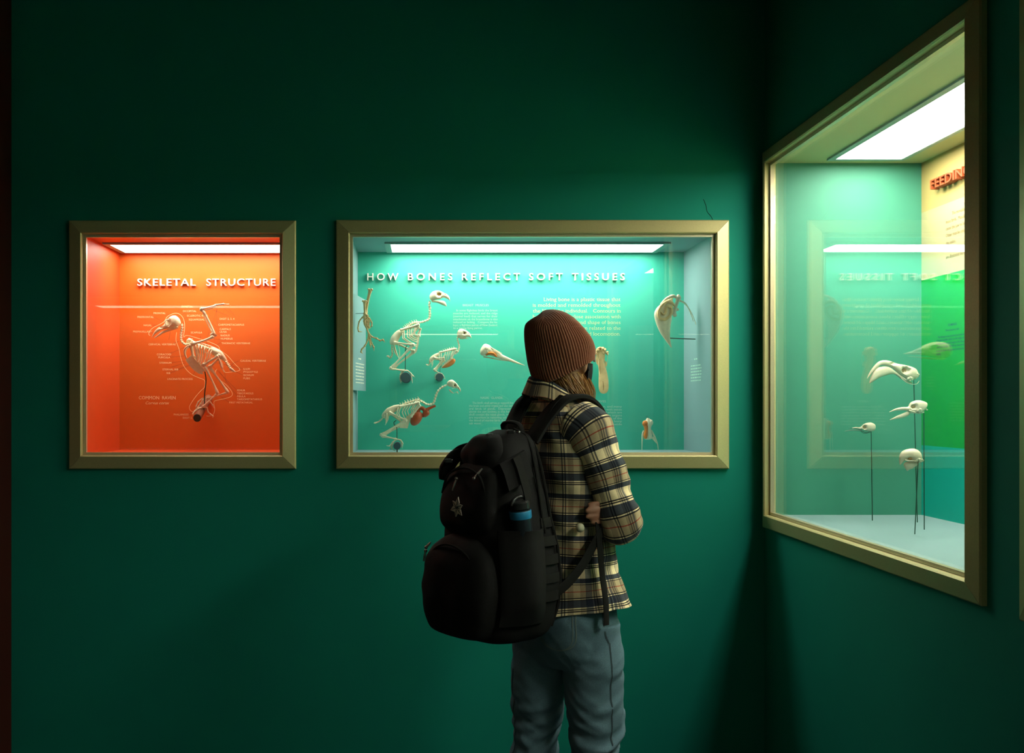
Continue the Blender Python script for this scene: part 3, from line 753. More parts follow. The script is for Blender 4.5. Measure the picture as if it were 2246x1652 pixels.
# ---- the large parrot skeleton in the teal case
Q_ = Spec('bird_skeleton', 'largest hooked-bill skeleton in the teal case, crouching on a round slate peg', 780, 620, 7.18, .37, (790, 1490))
B_ = M['bone']
def parrot(sp, B, sk_rows, eye, nost, jaw, neck, spine, ribs, keel, girdle, pelvis, ischia, tail, legs, toes, perch, rod, s=1.0, vn=12, py1=YB):
    q = sp.mb(); hw_ = skull(q, sk_rows, eye=eye, nost=nost); so = q.build('skull', B, sp.root)
    if eye:
        hollow_shade(sp, eye, hw_, so)
        q = sp.mb()
        for sg in (-1, 1): q.tube([(eye[0] + eye[2] * .9 * math.cos(a * .4488), eye[1] + eye[3] * .9 * math.sin(a * .4488), sg * eye[2] * .75) for a in range(15)], 6 * s, 6, smooth=2)
        q.tube([(eye[0] - eye[2] * 1.6, eye[1] + eye[3] * 2.0, -eye[2] * .9), (eye[0] + eye[2] * 2.2, eye[1] + eye[3] * .9, -eye[2] * .7)], [6 * s, 4 * s], 6); q.build('eye_ring', B, so)
    q = sp.mb(); skull(q, jaw, k=4); q.build('lower_jaw', B, sp.root)
    q = sp.mb(); vertebrae(q, neck, 20 * s, vn, .8, (-1, -1, 0)); q.build('neck_vertebrae', B, sp.root)
    q = sp.mb(); vertebrae(q, spine, 22 * s, 8, 1.3, (-1, -1, 0)); q.build('back_vertebrae', B, sp.root)
    q = sp.mb(); rib_cage(q, *ribs, 8 * s, 85 * s, 7); q.build('rib_cage', B, sp.root)
    q = sp.mb(); q.plate(keel, -8 * s, 8 * s)
    q.build('breastbone', B, sp.root)
    q = sp.mb()
    for sg in (-1, 1):
        for i, (a, b, r) in enumerate(girdle): q.bone((*a, sg * 70 * s), (*b, sg * (66 if i else 60) * s), r, 1.4)
    q.build('shoulder_girdle', B, sp.root)
    q = sp.mb(); q.tube([p[:2] for p in pelvis], [p[2] for p in pelvis], 10, flat=1.6)
    for sg in (-1, 1):
        for pts, r in ischia: q.tube([(a, b, sg * 50 * s) for a, b in pts], [r, r * 1.2, r * .5][:len(pts)] if len(pts) == 3 else [r] * len(pts), 8, flat=.45)
    q.build('pelvis', B, sp.root)
    q = sp.mb(); vertebrae(q, tail, 13 * s, 8, .9); q.blob(tail[-1], (24 * s, 14 * s, 8 * s)); q.build('tail_bones', B, sp.root)
    for w_, (hip, knee, ank, ftj) in legs:
        q = sp.mb(); r = 17 * s
        q.bone((*hip, w_), (*knee, w_), r, 1.5); q.blob((*knee, w_), r * 1.9, rough=.3)
        q.bone((*knee, w_), (*ank, w_), r * .95, 1.5); q.tube([(knee[0], knee[1] + 26 * s, w_), ((knee[0] + ank[0]) / 2, (knee[1] + ank[1]) / 2 + 18 * s, w_)], [r * .5, r * .2], 6)
        q.blob((*ank, w_), r * 1.7, rough=.3); q.bone((ank[0] + 10 * s, ank[1] + 10 * s, w_), (*ftj, w_ * .6), r * .75, 1.4)
        foot(q, (*ftj, w_ * .6), [[(a, b, w_ * .6 + (i % 2) * 18 * s) for a, b in t] for i, t in enumerate(toes)], 9 * s)
        q.build('leg_bones', B, sp.root)
    q = sp.mb(); q.tube(rod, 6 * s, 8); q.build('mounting_rod', M['rod'], sp.root)
    dowel(sp, *perch, py1, 'perch', 'perch')

parrot(Q_, B_,
       [(1488, 300, 1492, 304, 3), (1478, 230, 1470, 272, 22), (1440, 185, 1425, 250, 38), (1395, 165, 1380, 238, 48), (1340, 135, 1330, 262, 62), (1270, 125, 1265, 270, 78), (1205, 150, 1205, 285, 72), (1170, 195, 1175, 270, 45), (1163, 225, 1166, 245, 6)],
       (1312, 188, 48, 42), (1408, 190, 18, 14),
       [(1436, 370, 1434, 377, 4), (1420, 320, 1395, 365, 24), (1390, 290, 1345, 345, 36), (1310, 280, 1280, 318, 42), (1230, 282, 1215, 312, 46), (1195, 285, 1192, 302, 20)],
       [(1170, 290), (1162, 350), (1172, 400), (1170, 450), (1172, 510), (1155, 575), (1100, 605), (1030, 625), (965, 630)],
       [(975, 628), (900, 640), (830, 690), (760, 730)],
       ([(960, 650), (850, 700), (740, 770)], [(930, 800), (850, 850), (740, 880)], [(985, 850), (980, 910), (960, 1010)]),
       [(1020, 720), (1038, 735), (1015, 790), (1005, 870), (990, 980), (965, 1080), (920, 1130), (935, 1060), (960, 960), (968, 880), (975, 790)],
       [((1010, 665), (700, 755), 18), ((1000, 690), (870, 850), 14), ((1020, 720), (1000, 850), 16)],
       [(760, 760, 22), (680, 800, 34), (620, 880, 42), (590, 950, 38), (578, 985, 20)],
       [([(605, 960), (635, 1080), (690, 1215)], 20), ([(670, 970), (690, 1080), (695, 1180)], 11), ([(600, 1000), (620, 1100), (680, 1180)], 18)],
       [(570, 990), (572, 1080), (580, 1130), (550, 1185), (510, 1160)],
       [(-70, ((600, 945), (905, 985), (560, 1350), (765, 1390))), (60, ((640, 950), (920, 1080), (590, 1350), (780, 1380)))],
       [[(730, 1400), (705, 1450), (700, 1520), (715, 1590)], [(740, 1410), (715, 1470), (716, 1540), (730, 1570)], [(820, 1390), (870, 1430), (905, 1470), (935, 1490)], [(815, 1385), (870, 1440), (885, 1530), (895, 1585)]],
       (790, 1495, 82), [(810, 985), (785, 1050), (783, 1200), (780, 1400)])

# ---- the small parrot skeleton with the orange breast muscle
Q2 = Spec('bird_skeleton', 'smallest skeleton on a slate peg, with a yellow-orange breast muscle', 800, 720, 5.696, .37, (935, 610))
parrot(Q2, B_,
       [(1333, 130, 1336, 134, 2), (1328, 92, 1318, 116, 12), (1300, 50, 1290, 110, 26), (1255, 22, 1245, 122, 38), (1205, 8, 1200, 124, 44), (1170, 25, 1172, 118, 34), (1152, 60, 1155, 90, 8)],
       (1245, 62, 22, 20), (1296, 72, 8, 7),
       [(1300, 122, 1300, 128, 3), (1260, 120, 1255, 134, 14), (1210, 122, 1205, 138, 20), (1185, 118, 1182, 128, 8)],
       [(1162, 100), (1160, 140), (1172, 190), (1180, 235), (1168, 285), (1150, 310)],
       [(1130, 255), (1060, 265), (990, 290), (930, 315)],
       ([(1120, 260), (1040, 285), (930, 325)], [(1085, 340), (1020, 370), (930, 385)], [(1070, 390), (1010, 430), (960, 470)]),
       [(1105, 370), (1085, 400), (1030, 460), (985, 490), (955, 495), (975, 460), (1030, 415), (1075, 370)],
       [((1150, 258), (930, 305), 9), ((1140, 275), (1075, 390), 10), ((1160, 290), (1130, 325), 8)],
       [(930, 318, 10), (880, 350, 18), (840, 385, 20), (815, 425, 10)],
       [([(845, 395), (850, 440), (835, 490)], 10), ([(820, 410), (835, 440), (840, 460)], 9)],
       [(815, 420), (808, 450), (795, 465), (775, 455)],
       [(-34, ((865, 372), (985, 375), (870, 520), (925, 560))), (28, ((880, 385), (990, 400), (885, 530), (930, 560)))],
       [[(890, 575), (878, 605), (880, 640)], [(900, 580), (890, 620), (885, 640)], [(960, 565), (985, 595), (1005, 635)], [(950, 562), (990, 605), (1000, 640)]],
       (935, 612, 48), [(960, 470), (941, 500), (940, 560)], s=.55, vn=9)
q = Q2.mb(); skull(q, [(958, 492, 960, 496, 8), (1000, 462, 1000, 497, 26), (1060, 415, 1065, 480, 34), (1105, 378, 1118, 440, 30), (1132, 390, 1134, 405, 10)], n=16)
q.build('breast_muscle', M['muscle'], Q2.root)

# ---- the lower skeleton with the russet crop
Q3 = Spec('bird_skeleton', 'lowest skeleton in the teal case, leaning forward with a russet crop model under its neck', 800, 720, 5.696, .215, (405, 1470))
parrot(Q3, B_,
       [(1198, 798, 1200, 802, 2), (1198, 765, 1180, 775, 10), (1175, 725, 1155, 752, 20), (1140, 680, 1125, 745, 34), (1095, 645, 1085, 738, 46), (1050, 655, 1050, 728, 42), (1025, 685, 1030, 712, 16)],
       (1125, 712, 22, 22), (1165, 745, 12, 8),
       [(1172, 826, 1170, 828, 2), (1158, 788, 1140, 800, 8), (1120, 812, 1100, 816, 8), (1075, 775, 1062, 790, 10), (1060, 760, 1050, 764, 4)],
       [(1025, 710), (975, 735), (930, 770), (900, 820), (880, 880), (860, 935), (820, 955), (770, 950), (720, 920), (660, 895)],
       [(690, 890), (620, 905), (540, 930), (440, 970)],
       ([(660, 900), (560, 935), (420, 985)], [(600, 1010), (500, 1040), (400, 1070)], [(620, 1090), (540, 1130), (450, 1150)]),
       [(700, 960), (705, 985), (640, 1060), (575, 1110), (560, 1170), (535, 1252), (440, 1248), (435, 1210), (520, 1110), (600, 1040), (660, 975)],
       [((690, 930), (425, 985), 15), ((695, 955), (570, 1110), 16), ((680, 940), (620, 1020), 12)],
       [(440, 975, 14), (380, 1000, 26), (310, 1040, 34), (250, 1085, 24), (225, 1115, 12)],
       [([(275, 1060), (275, 1120), (265, 1185)], 24), ([(300, 1060), (290, 1140), (255, 1210)], 9), ([(255, 1080), (262, 1130), (275, 1170)], 18)],
       [(235, 1110), (205, 1145), (175, 1170), (130, 1185)],
       [(-45, ((300, 1045), (510, 1150), (210, 1330), (405, 1390))), (36, ((320, 1060), (480, 1190), (225, 1350), (400, 1385)))],
       [[(450, 1400), (475, 1440), (465, 1505)], [(440, 1398), (462, 1440), (455, 1490)], [(350, 1420), (310, 1470), (270, 1465)], [(345, 1430), (330, 1490), (300, 1525)], [(360, 1420), (340, 1500), (380, 1530)]],
       (405, 1470, 46), [(395, 1150), (365, 1175), (370, 1210), (400, 1240), (403, 1390)], s=.75, vn=15, py1=.275)
q = Q3.mb(); q.blob((645, 1130, 0), (64, 100, 60), 12); ob = q
for p in ob.v:
    d = p - V((645, 1130, 0)); a = math.radians(35); p.x, p.y = 645 + d.x * math.cos(a) - d.y * math.sin(a), 1130 + d.x * math.sin(a) + d.y * math.cos(a)
q.tube([(660, 1060), (690, 1000), (735, 1010), (750, 1050), (720, 1110)], [18, 24, 28, 26, 18], 10); q.tube([(735, 1095), (780, 1060), (770, 1030), (810, 1000), (885, 970)], [28, 36, 30, 20, 15], 10)
q.build('crop_model', M['crop'], Q3.root)
q = Q3.mb(); q.tube([(405, 1500), (405, 1550)], 8, 8); q.build('stand_pin', M['rod'], Q3.root)

# ---- leg and foot bones on the board
L_ = Spec('bird_foot_bones', 'pair of amber bird legs with clawed toes tied together before the blue-grey board', 760, 630, 6.61, .15, (270, 400), cat='bones')
A_ = M['bone_amber']
for nm, pts, toes in (('leg_bones', ((345, 30, 20), (275, 395, 10)), [[(230, 440), (185, 500), (168, 590), (180, 640), (232, 648)], [(330, 450), (365, 510), (365, 560), (345, 590)], [(310, 440), (330, 500), (325, 570)]]),
                      ('leg_bones', ((265, 205, -20), (268, 400, -14)), [])):
    q = L_.mb(); q.bone(*pts, 17, 1.6); q.bone((pts[0][0] - 18, pts[0][1] + 10, pts[0][2] + 10), (pts[1][0] - 10, pts[1][1] - 60, pts[1][2]), 8, 1.2)
    for dx in (-24, 0, 22): q.blob((pts[0][0] + dx, pts[0][1] + random.uniform(-6, 6), pts[0][2]), 17, 6, rough=.3)
    if toes: foot(q, (270, 405, -10), toes, 11)
    else:
        q.tube([(265, 400, -14), (262, 520, -20), (300, 610, -24), (320, 670, -24)], [20, 16, 13, 12], 8); q.tube([(275, 410, 0), (320, 520, -6), (335, 600, -8)], [14, 12, 10], 8)
        q.blob((280, 500, -14), (34, 46, 20), rough=.8, seed=3); q.blob((300, 560, -14), (26, 40, 18), rough=.8, seed=5); q.blob((290, 410, -10), (30, 20, 24), rough=.5)
        foot(q, (322, 660, -24), [[(370, 720, -24), (440, 745, -24), (490, 775, -24), (530, 765, -24), (560, 805, -24)], [(345, 740, -30), (365, 810, -34), (395, 870, -34), (400, 930, -34)], [(310, 760, -20), (270, 850, -24), (225, 900, -24), (215, 940, -24), (242, 968, -24)], [(330, 740, 0), (345, 830, 6), (355, 880, 6)]], 12)
    q.build(nm, A_, L_.root)
q = L_.mb(); q.tube([(245, 380, 0), (155, 378, 60), (120, 376, 100)], 4, 6); q.build('mounting_pin', M['rod'], L_.root)

# ---- long-billed skull by the person's hat, with the orange gland
H_ = Spec('bird_skull', 'long straight-billed skull with an orange gland over its eye', 980, 640, 5.33, .36, (410, 720), cat='skull')
q = H_.mb()
skull(q, [(910, 860, 908, 864, 1.5), (830, 822, 818, 842, 6), (720, 770, 706, 808, 12), (650, 735, 630, 788, 20), (600, 700, 585, 775, 34), (540, 668, 530, 755, 44), (500, 625, 480, 745, 56), (440, 612, 430, 752, 62), (400, 660, 395, 735, 46), (390, 690, 390, 715, 12)],
      eye=(520, 740, 66, 34), depth=.5)
q.tube([(480, 640, -40), (560, 680, -36), (640, 725, -26)], [9, 7, 5], 6); q.blob((460, 680, -40), (40, 46, 26), rough=.5)
q.build('skull', M['bone'], H_.root)
q = H_.mb(); q.tube([(455, 748, -38), (490, 722, -46), (540, 725, -44), (580, 762, -34)], [10, 17, 18, 8], 10); q.build('nasal_gland', M['muscle'], H_.root)
q = H_.mb(); q.tube([(430, 760, 10), (520, 775, 10), (640, 800, 6), (740, 812, 0)], [8, 7, 6, 3], 8); q.build('lower_jaw', M['bone'], H_.root)
q = H_.mb(); q.tube([(430, 690, 40), (430, 692, 240)], 6, 6); q.build('mounting_pin', M['rod'], H_.root)

# ---- pale skull that only shows as a reflection beside the hat
G_ = Spec('bird_skull', 'pale domed skull hidden behind the hat, seen reflected in the mint case glass', 1153, 735, 5.3, .36, (60, 200), cat='skull')
q = G_.mb()
skull(q, [(575, 215, 573, 221, 3), (500, 195, 490, 228, 16), (420, 165, 410, 230, 26), (330, 115, 325, 240, 48), (240, 85, 230, 255, 66), (140, 80, 140, 268, 78), (60, 110, 70, 262, 66), (25, 170, 35, 230, 20)], eye=(240, 170, 50, 36), nost=(410, 190, 50, 18))
q.build('skull', M['bone'], G_.root)
q = G_.mb(); skull(q, [(520, 245, 518, 250, 3), (400, 250, 395, 268, 20), (240, 262, 235, 288, 34), (110, 268, 108, 290, 40), (85, 270, 85, 282, 10)], n=10, k=3); q.build('lower_jaw', M['bone'], G_.root)
q = G_.mb(); q.tube([(140, 180, 60), (140, 182, 240)], 6, 6); q.build('mounting_pin', M['rod'], G_.root)

# ---- spoon-shaped bill beside the face
D_ = Spec('bird_skull', 'amber duck skull hanging bill down, bill flat and rounded', 1280, 740, 6.356, .42, (270, 780), cat='skull')
q = D_.mb()
skull(q, [(212, 720, 348, 712, 10), (272, 788, 292, 787, 3), (244, 778, 320, 774, 8), (222, 752, 340, 744, 11), (211, 700, 349, 692, 14), (210, 600, 344, 590, 18), (212, 500, 330, 500, 20), (205, 420, 310, 430, 26), (190, 350, 292, 360, 32), (185, 290, 292, 280, 40), (172, 220, 305, 215, 46), (175, 170, 300, 165, 44), (200, 140, 280, 140, 24), (225, 134, 250, 134, 6)][1:], n=18)
for a, b, r in ((215, 160, 26), (265, 165, 26), (290, 180, 22), (190, 185, 22), (225, 205, 20), (270, 215, 22), (320, 215, 20), (175, 225, 16), (325, 235, 16), (240, 180, 18), (180, 245, 16)): q.blob((a, b, -34), (r, r, r * .9), 7, rough=.9, seed=a)
q.tube([(330, 240, 0), (332, 320, 0), (318, 440, 0)], [4, 3, 3], 6); q.tube([(300, 260, -10), (288, 300, -10), (300, 340, -10)], [5, 4, 4], 6); q.blob((308, 370, -6), (14, 34, 8), rough=.6); q.tube([(180, 260, 0), (180, 330, 0), (192, 380, 0)], [6, 9, 6], 6)
q.tube([(205, 300, -34), (208, 400, -26), (215, 470, -20)], [10, 8, 4], 6); q.tube([(260, 300, -36), (262, 400, -26), (258, 470, -20)], [10, 8, 4], 6)
so = q.build('skull', M['bone_amber'], D_.root)
q = D_.mb(); q.blob((222, 158, -54), (15, 15, 8)); q.tube([(265, 610, -16), (275, 680, -15), (275, 740, -11)], [3, 6, 3], 6); q.build('hollow_shade', M['hollow_shade'], so)  # brown blob and streak, painted shade for the eye and bill hollows
q = D_.mb(); q.tube([(265, 400, 0), (265, 402, 160)], 6, 6); q.build('mounting_pin', M['rod'], D_.root)

# ---- the crane-like breastbone with its coiled windpipe
W_ = Spec('bird_breastbone', 'ivory breastbone with a coiled windpipe, pinned to the grey side wall', 1400, 620, 4.236, .24, (300, 520), cat='bones')
q = W_.mb()
skull(q, [(303, 604, 311, 604, 4), (258, 545, 295, 520, 16), (205, 470, 296, 450, 26), (165, 380, 302, 390, 34), (148, 300, 312, 320, 36), (165, 245, 312, 250, 34), (210, 200, 310, 200, 28), (270, 160, 312, 175, 18), (300, 150, 312, 160, 6)], n=18)
bb_ = q.build('breastbone', M['bone'], W_.root)
q = W_.mb(); q.tube([(335, 215, -10), (305, 190, -32), (260, 180, -42), (200, 225, -44), (178, 285, -44), (190, 335, -44), (240, 345, -42), (290, 305, -40), (300, 240, -42), (255, 225, -46), (245, 285, -46), (222, 298, -46), (200, 275, -46)], [12, 13, 13, 14, 14, 14, 14, 13, 13, 12, 10, 10, 9], 10); q.build('windpipe', M['bone_amber'], W_.root)
q = W_.mb()
q.tube([(205, 205, -20), (260, 150, -20), (320, 128, -16), (350, 140, -10)], [10, 13, 16, 12], 8); q.bone((375, 128, -10), (322, 305, -14), 17, 1.5); q.bone((315, 125, 30), (318, 230, 20), 13, 1.4)
q.blob((372, 130, -8), (20, 18, 16), rough=.4); q.blob((335, 300, -14), (18, 20, 14), rough=.5); q.blob((365, 250, 0), (12, 14, 12), rough=.5); q.blob((315, 128, 10), (24, 16, 18), rough=.4)
for dx in (0, 28): q.tube([(385, 165, dx), (440, 195, dx), (480 + dx * .6, 270, dx), (512 + dx * 1.2, 362 + dx, dx)], [14, 9, 7, 4], 8, flat=.6)
q.build('shoulder_bones', M['bone'], W_.root)
q = W_.mb(); q.tube([(293, 516, 0), (420, 520, 20), (545, 522, 60)], 5, 8); q.build('mounting_pin', M['rod'], W_.root)

# ---- small skull standing upright on the case floor
F_ = Spec('bird_skull', 'small skull standing on end on the case floor, one half painted orange', 1400, 620, 4.236, .40, (105, 1555), cat='skull')
q = F_.mb()
skull(q, [(80, 1258, 95, 1258, 8), (62, 1290, 128, 1285, 20), (58, 1320, 130, 1315, 22), (66, 1360, 118, 1355, 16), (52, 1410, 128, 1405, 18), (52, 1450, 130, 1445, 14), (80, 1458, 100, 1458, 6)], n=16)
q.blob((116, 1300, -14), (18, 26, 14), rough=.4); q.tube([(88, 1258, -20), (92, 1350, -22), (92, 1450, -18)], [6, 4, 4], 6)
q.tube([(50, 1375, 0), (38, 1410, 0), (36, 1480, 0), (34, 1555, 0)], [5, 6, 4, 2.5], 8); q.tube([(120, 1370, 0), (150, 1430, 0), (178, 1500, 0), (186, 1555, 0)], [6, 9, 5, 2.5], 8); q.plate([(118, 1440), (150, 1425), (180, 1500), (165, 1492)], -3, 3)
q.build('skull', M['bone'], F_.root)
q = F_.mb(); q.blob((60, 1310, -12), (26, 30, 20)); q.tube([(66, 1330, -14), (70, 1370, -14), (64, 1420, -12), (66, 1450, -10)], [20, 15, 20, 12], 10); q.build('painted_muscle', M['muscle'], F_.root)
q = F_.mb()
for dx in (0, 8, 16): q.tube([(74 + dx, 1258, 0), (72 + dx, 1238, 0)], 1, 4)
q.build('top_wires', M['rod'], F_.root)

# ---- four skulls on tall rods in the case around the corner
def rod_skull(label, y, base, top, build, r=5.5):
    sp = Spec('mounted_skull', label, 1840, 730, 5.163, y, base, cat='skull')
    build(sp)
    q = sp.mb(); q.tube([top, base], r, 10, smooth=0); q.build('rod', M['rod'], sp.root)
def z1(a, b): return ((a - 1840) * 5.163, (b - 730) * 5.163)

def flam(sp):
    q = sp.mb()
    hw_ = skull(q, [(318, 516, 322, 520, 3), (345, 455, 368, 462, 14), (400, 375, 420, 412, 20), (460, 322, 468, 372, 26), (530, 312, 530, 372, 30), (600, 328, 590, 390, 34), (660, 350, 640, 425, 40), (730, 362, 710, 490, 56), (810, 382, 800, 535, 70), (865, 410, 855, 530, 60), (886, 450, 880, 500, 24)],
          eye=(735, 425, 48, 40), nost=(612, 348, 46, 18), depth=.85)
    q.blob((860, 480, -40), (30, 34, 22), rough=.5); q.blob((790, 520, -46), (40, 24, 22), rough=.6); so = q.build('skull', M['bone_mint'], sp.root); hollow_shade(sp, (735, 425, 48, 40), hw_, so)
    q = sp.mb(); skull(q, [(344, 568, 348, 573, 4), (362, 500, 400, 545, 26), (410, 415, 455, 512, 34), (480, 382, 520, 488, 34), (560, 385, 590, 470, 30), (640, 440, 640, 475, 22), (710, 490, 700, 520, 20), (790, 540, 780, 566, 24), (830, 560, 828, 576, 8)], n=18)
    q.build('lower_jaw', M['bone_mint'], sp.root)
    q = sp.mb(); q.tube([(680, 500, -30), (730, 550, -34), (800, 582, -30), (870, 580, -20), (905, 545, -10)], [4, 4, 4, 3, 2], 6); q.build('tongue_bone', M['bone_mint'], sp.root)
def crow(sp):
    q = sp.mb()
    hw_ = skull(q, [(570, 898, 572, 901, 2), (640, 860, 645, 885, 12), (720, 842, 725, 880, 20), (785, 838, 790, 890, 30), (815, 790, 820, 912, 40), (880, 765, 880, 915, 54), (940, 770, 940, 905, 56), (985, 790, 975, 860, 46), (994, 812, 990, 838, 16)],
          eye=(835, 838, 38, 32), depth=.6)
    q.blob((900, 880, -40), (40, 28, 24), rough=.6); q.tube([(960, 850, -20), (992, 878, -20)], [12, 8], 6); q.tube([(780, 880, -30), (880, 910, -36), (950, 900, -30)], [9, 8, 8], 6); so = q.build('skull', M['bone_mint'], sp.root); hollow_shade(sp, (835, 838, 38, 32), hw_, so)
    q = sp.mb(); skull(q, [(576, 986, 578, 990, 2), (650, 945, 660, 975, 10), (720, 915, 740, 960, 16), (770, 892, 790, 935, 22), (810, 885, 815, 905, 26), (880, 900, 880, 915, 26)], n=12); q.build('lower_jaw', M['bone_mint'], sp.root)
def wood(sp):
    q = sp.mb()
    hw_ = skull(q, [(150, 1078, 152, 1082, 2), (190, 1068, 195, 1084, 8), (245, 1066, 250, 1092, 16), (275, 1040, 290, 1105, 26), (310, 1022, 320, 1112, 40), (360, 1016, 360, 1118, 46), (400, 1035, 395, 1108, 36), (414, 1060, 412, 1085, 10)], eye=(285, 1070, 24, 28), nost=(228, 1075, 20, 7), depth=.8)
    so = q.build('skull', M['bone_mint'], sp.root); hollow_shade(sp, (285, 1070, 24, 28), hw_, so)
    q = sp.mb(); q.tube([(65, 1117, 0), (130, 1106, 0), (250, 1108, -6), (300, 1130, -10), (370, 1112, -10)], [2, 5, 6, 6, 3], 6); q.tube([(120, 1080, 0), (200, 1090, 0), (260, 1100, 0)], [2, 4, 4], 6); q.tube([(250, 1110, 8), (290, 1140, 8), (360, 1125, 6)], [4, 4, 3], 6); q.build('lower_jaw', M['rod'], sp.root)
def parr(sp):
    q = sp.mb()
    hw_ = skull(q, [(690, 1496, 696, 1498, 3), (684, 1440, 722, 1468, 18), (692, 1385, 745, 1440, 34), (725, 1340, 775, 1440, 50), (790, 1315, 810, 1450, 66), (860, 1314, 860, 1470, 74), (910, 1350, 905, 1470, 60), (928, 1395, 935, 1455, 30), (945, 1430, 946, 1450, 8)], eye=(790, 1425, 34, 22), depth=.45)
    q.blob((880, 1440, -50), (44, 30, 24), rough=.6); q.blob((920, 1445, -30), (26, 18, 20), rough=.4); q.tube([(730, 1440, -40), (800, 1450, -50), (880, 1440, -50)], [8, 7, 7], 6); so = q.build('skull', M['bone_mint'], sp.root); hollow_shade(sp, (790, 1425, 34, 22), hw_, so)
    q = sp.mb(); skull(q, [(770, 1564, 778, 1566, 4), (735, 1500, 800, 1550, 24), (748, 1470, 830, 1540, 34), (800, 1455, 870, 1510, 40), (860, 1460, 890, 1490, 36)], n=14); q.build('lower_jaw', M['bone_mint'], sp.root)
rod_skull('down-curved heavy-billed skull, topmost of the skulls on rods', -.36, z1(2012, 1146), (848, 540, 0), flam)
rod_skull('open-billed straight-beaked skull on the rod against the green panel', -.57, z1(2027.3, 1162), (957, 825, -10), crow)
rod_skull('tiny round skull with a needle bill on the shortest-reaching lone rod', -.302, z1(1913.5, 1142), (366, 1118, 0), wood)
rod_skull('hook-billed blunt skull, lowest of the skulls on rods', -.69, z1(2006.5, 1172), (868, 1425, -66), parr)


# ------------------------------------------------------------------ the visitor
TH = math.radians(55)                       # turned this far to the right of facing the wall
CR = V((.4246, -.90, 0)); RV = V((math.cos(TH), -math.sin(TH), 0)); FV = V((math.sin(TH), math.cos(TH), 0))
def B(r, f, z): return CR + RV * r + FV * f + Z_ * z
person = thing('person', B(0, 0, 0), 'person in rust knit hat and plaid shirt facing the teal case, arms folded', 'person')


def loft(mb, rows, k, n, uvk=None, wr=None, cap=True, cut=None):
    """rows of [cx,cy,cz, ux,uy,uz, wx,wy,wz, rx, ry, e]; wr(angle, dist, point) displaces outward."""
    rs = crn(rows, k); rings = []; vl = [0.0]
    for i, a in enumerate(rs):
        c, u, w_ = V(a[0:3]), V(a[3:6]).normalized(), V(a[6:9]).normalized()
        if i: vl.append(vl[-1] + (c - V(rs[i - 1][0:3])).length)
        ring = []
        for j in range(n):
            t = 2 * math.pi * j / n; ca, sa = math.cos(t), math.sin(t); e = a[11]
            ca = math.copysign(abs(ca) ** (2 / e), ca); sa = math.copysign(abs(sa) ** (2 / e), sa)
            d = u * (ca * a[9]) + w_ * (sa * a[10]); p = c + d
            if wr: p = p + d.normalized() * wr(t, vl[-1], p)
            ring.append(p)
        rings.append(ring)
    per = 2 * math.pi * sum(max(a[9], a[10]) * .5 + min(a[9], a[10]) * .5 for a in rs) / len(rs)
    mb.grid(rings, cap=cap, uvf=(lambda i, j: (j / n * per, vl[i])) if uvk else None)
    return rings


def body_row(z, r, f, hw, hd, e=2.3): c = B(r, f, z); return [*c, *RV, *FV, hw, hd, e]


def limb_rows(pts):
    """pts: (point, radius) -> loft rows with carried frames."""
    out = []; nrm = None
    for i, (p, r) in enumerate(pts):
        t = (pts[min(i + 1, len(pts) - 1)][0] - pts[max(i - 1, 0)][0]).normalized()
        nrm = (RV - t * RV.dot(t)).normalized() if nrm is None else (nrm - t * nrm.dot(t)).normalized()
        rr = r if hasattr(r, '__len__') else (r, r)
        out.append([*p, *nrm, *t.cross(nrm), rr[0], rr[1], 2.0])
    return out


def remeshed(mb, name, m, parent, vox, smooth=2):
    o = mb.build(name, m, parent)
    md = o.modifiers.new('join', 'REMESH'); md.mode = 'VOXEL'; md.voxel_size = vox; md.use_smooth_shade = True
    if smooth:
        sm = o.modifiers.new('soften', 'SMOOTH'); sm.factor = .5; sm.iterations = smooth
    return o


# --- body: one surface
HC_ = P(1235, 792, -.915)                   # centre of the head
FH = V((math.sin(math.radians(40)), math.cos(math.radians(40)), 0)); RH = V((FH.y, -FH.x, 0))
def Hd(r, f, z): return HC_ + RH * r + FH * f + Z_ * z
q = MB()
q.grid([[Hd(.001 * math.cos(t), .002 * math.sin(t), .118) for t in [2 * math.pi * j / 24 for j in range(24)]]] +
       [[Hd(hw * math.cos(t), fo + hd * math.sin(t), z) for t in [2 * math.pi * j / 24 for j in range(24)]] for z, fo, hw, hd in
        ((.112, -.005, .030, .040), (.090, -.006, .056, .072), (.055, -.006, .070, .090), (.010, -.004, .073, .094), (-.030, .004, .068, .086), (-.065, .018, .056, .070), (-.095, .034, .042, .050), (-.112, .042, .022, .028))])
q.blob(Hd(0, .100, -.020), (.014, .018, .020), 8)                                  # nose
q.blob(Hd(0, .088, .018), (.052, .016, .012), 8)                                   # brow
for sg in (-1, 1):
    q.blob(Hd(sg * .030, .086, -.002), .013, 8); q.blob(Hd(sg * .074, -.006, -.008), (.012, .018, .030), 8)   # eyes, ears
q.blob(Hd(0, .090, -.062), (.026, .012, .010), 8)                                  # mouth
NK = B(0, -.045, 1.46)
q.tube([Hd(0, -.010, -.06), NK, B(0, -.04, 1.40)], [.052, .054, .07], 16)
loft(q, [body_row(z, 0, f, hw, hd) for z, f, hw, hd in ((.745, 0, .10, .07), (.80, 0, .13, .10), (.92, 0, .135, .10), (1.02, 0, .125, .095), (1.15, 0, .135, .10), (1.28, -.012, .150, .10), (1.36, -.028, .145, .085), (1.42, -.04, .10, .062))], 4, 28)
ARM_R = [B(.125, -.035, 1.375), B(.165, -.005, 1.25), B(.190, .020, 1.115), B(.10, .115, 1.105), B(-.01, .160, 1.125)]
ARM_L = [B(-.135, -.035, 1.375), B(-.18, .0, 1.25), B(-.195, .03, 1.120), B(-.06, .125, 1.115), B(.115, .115, 1.150)]
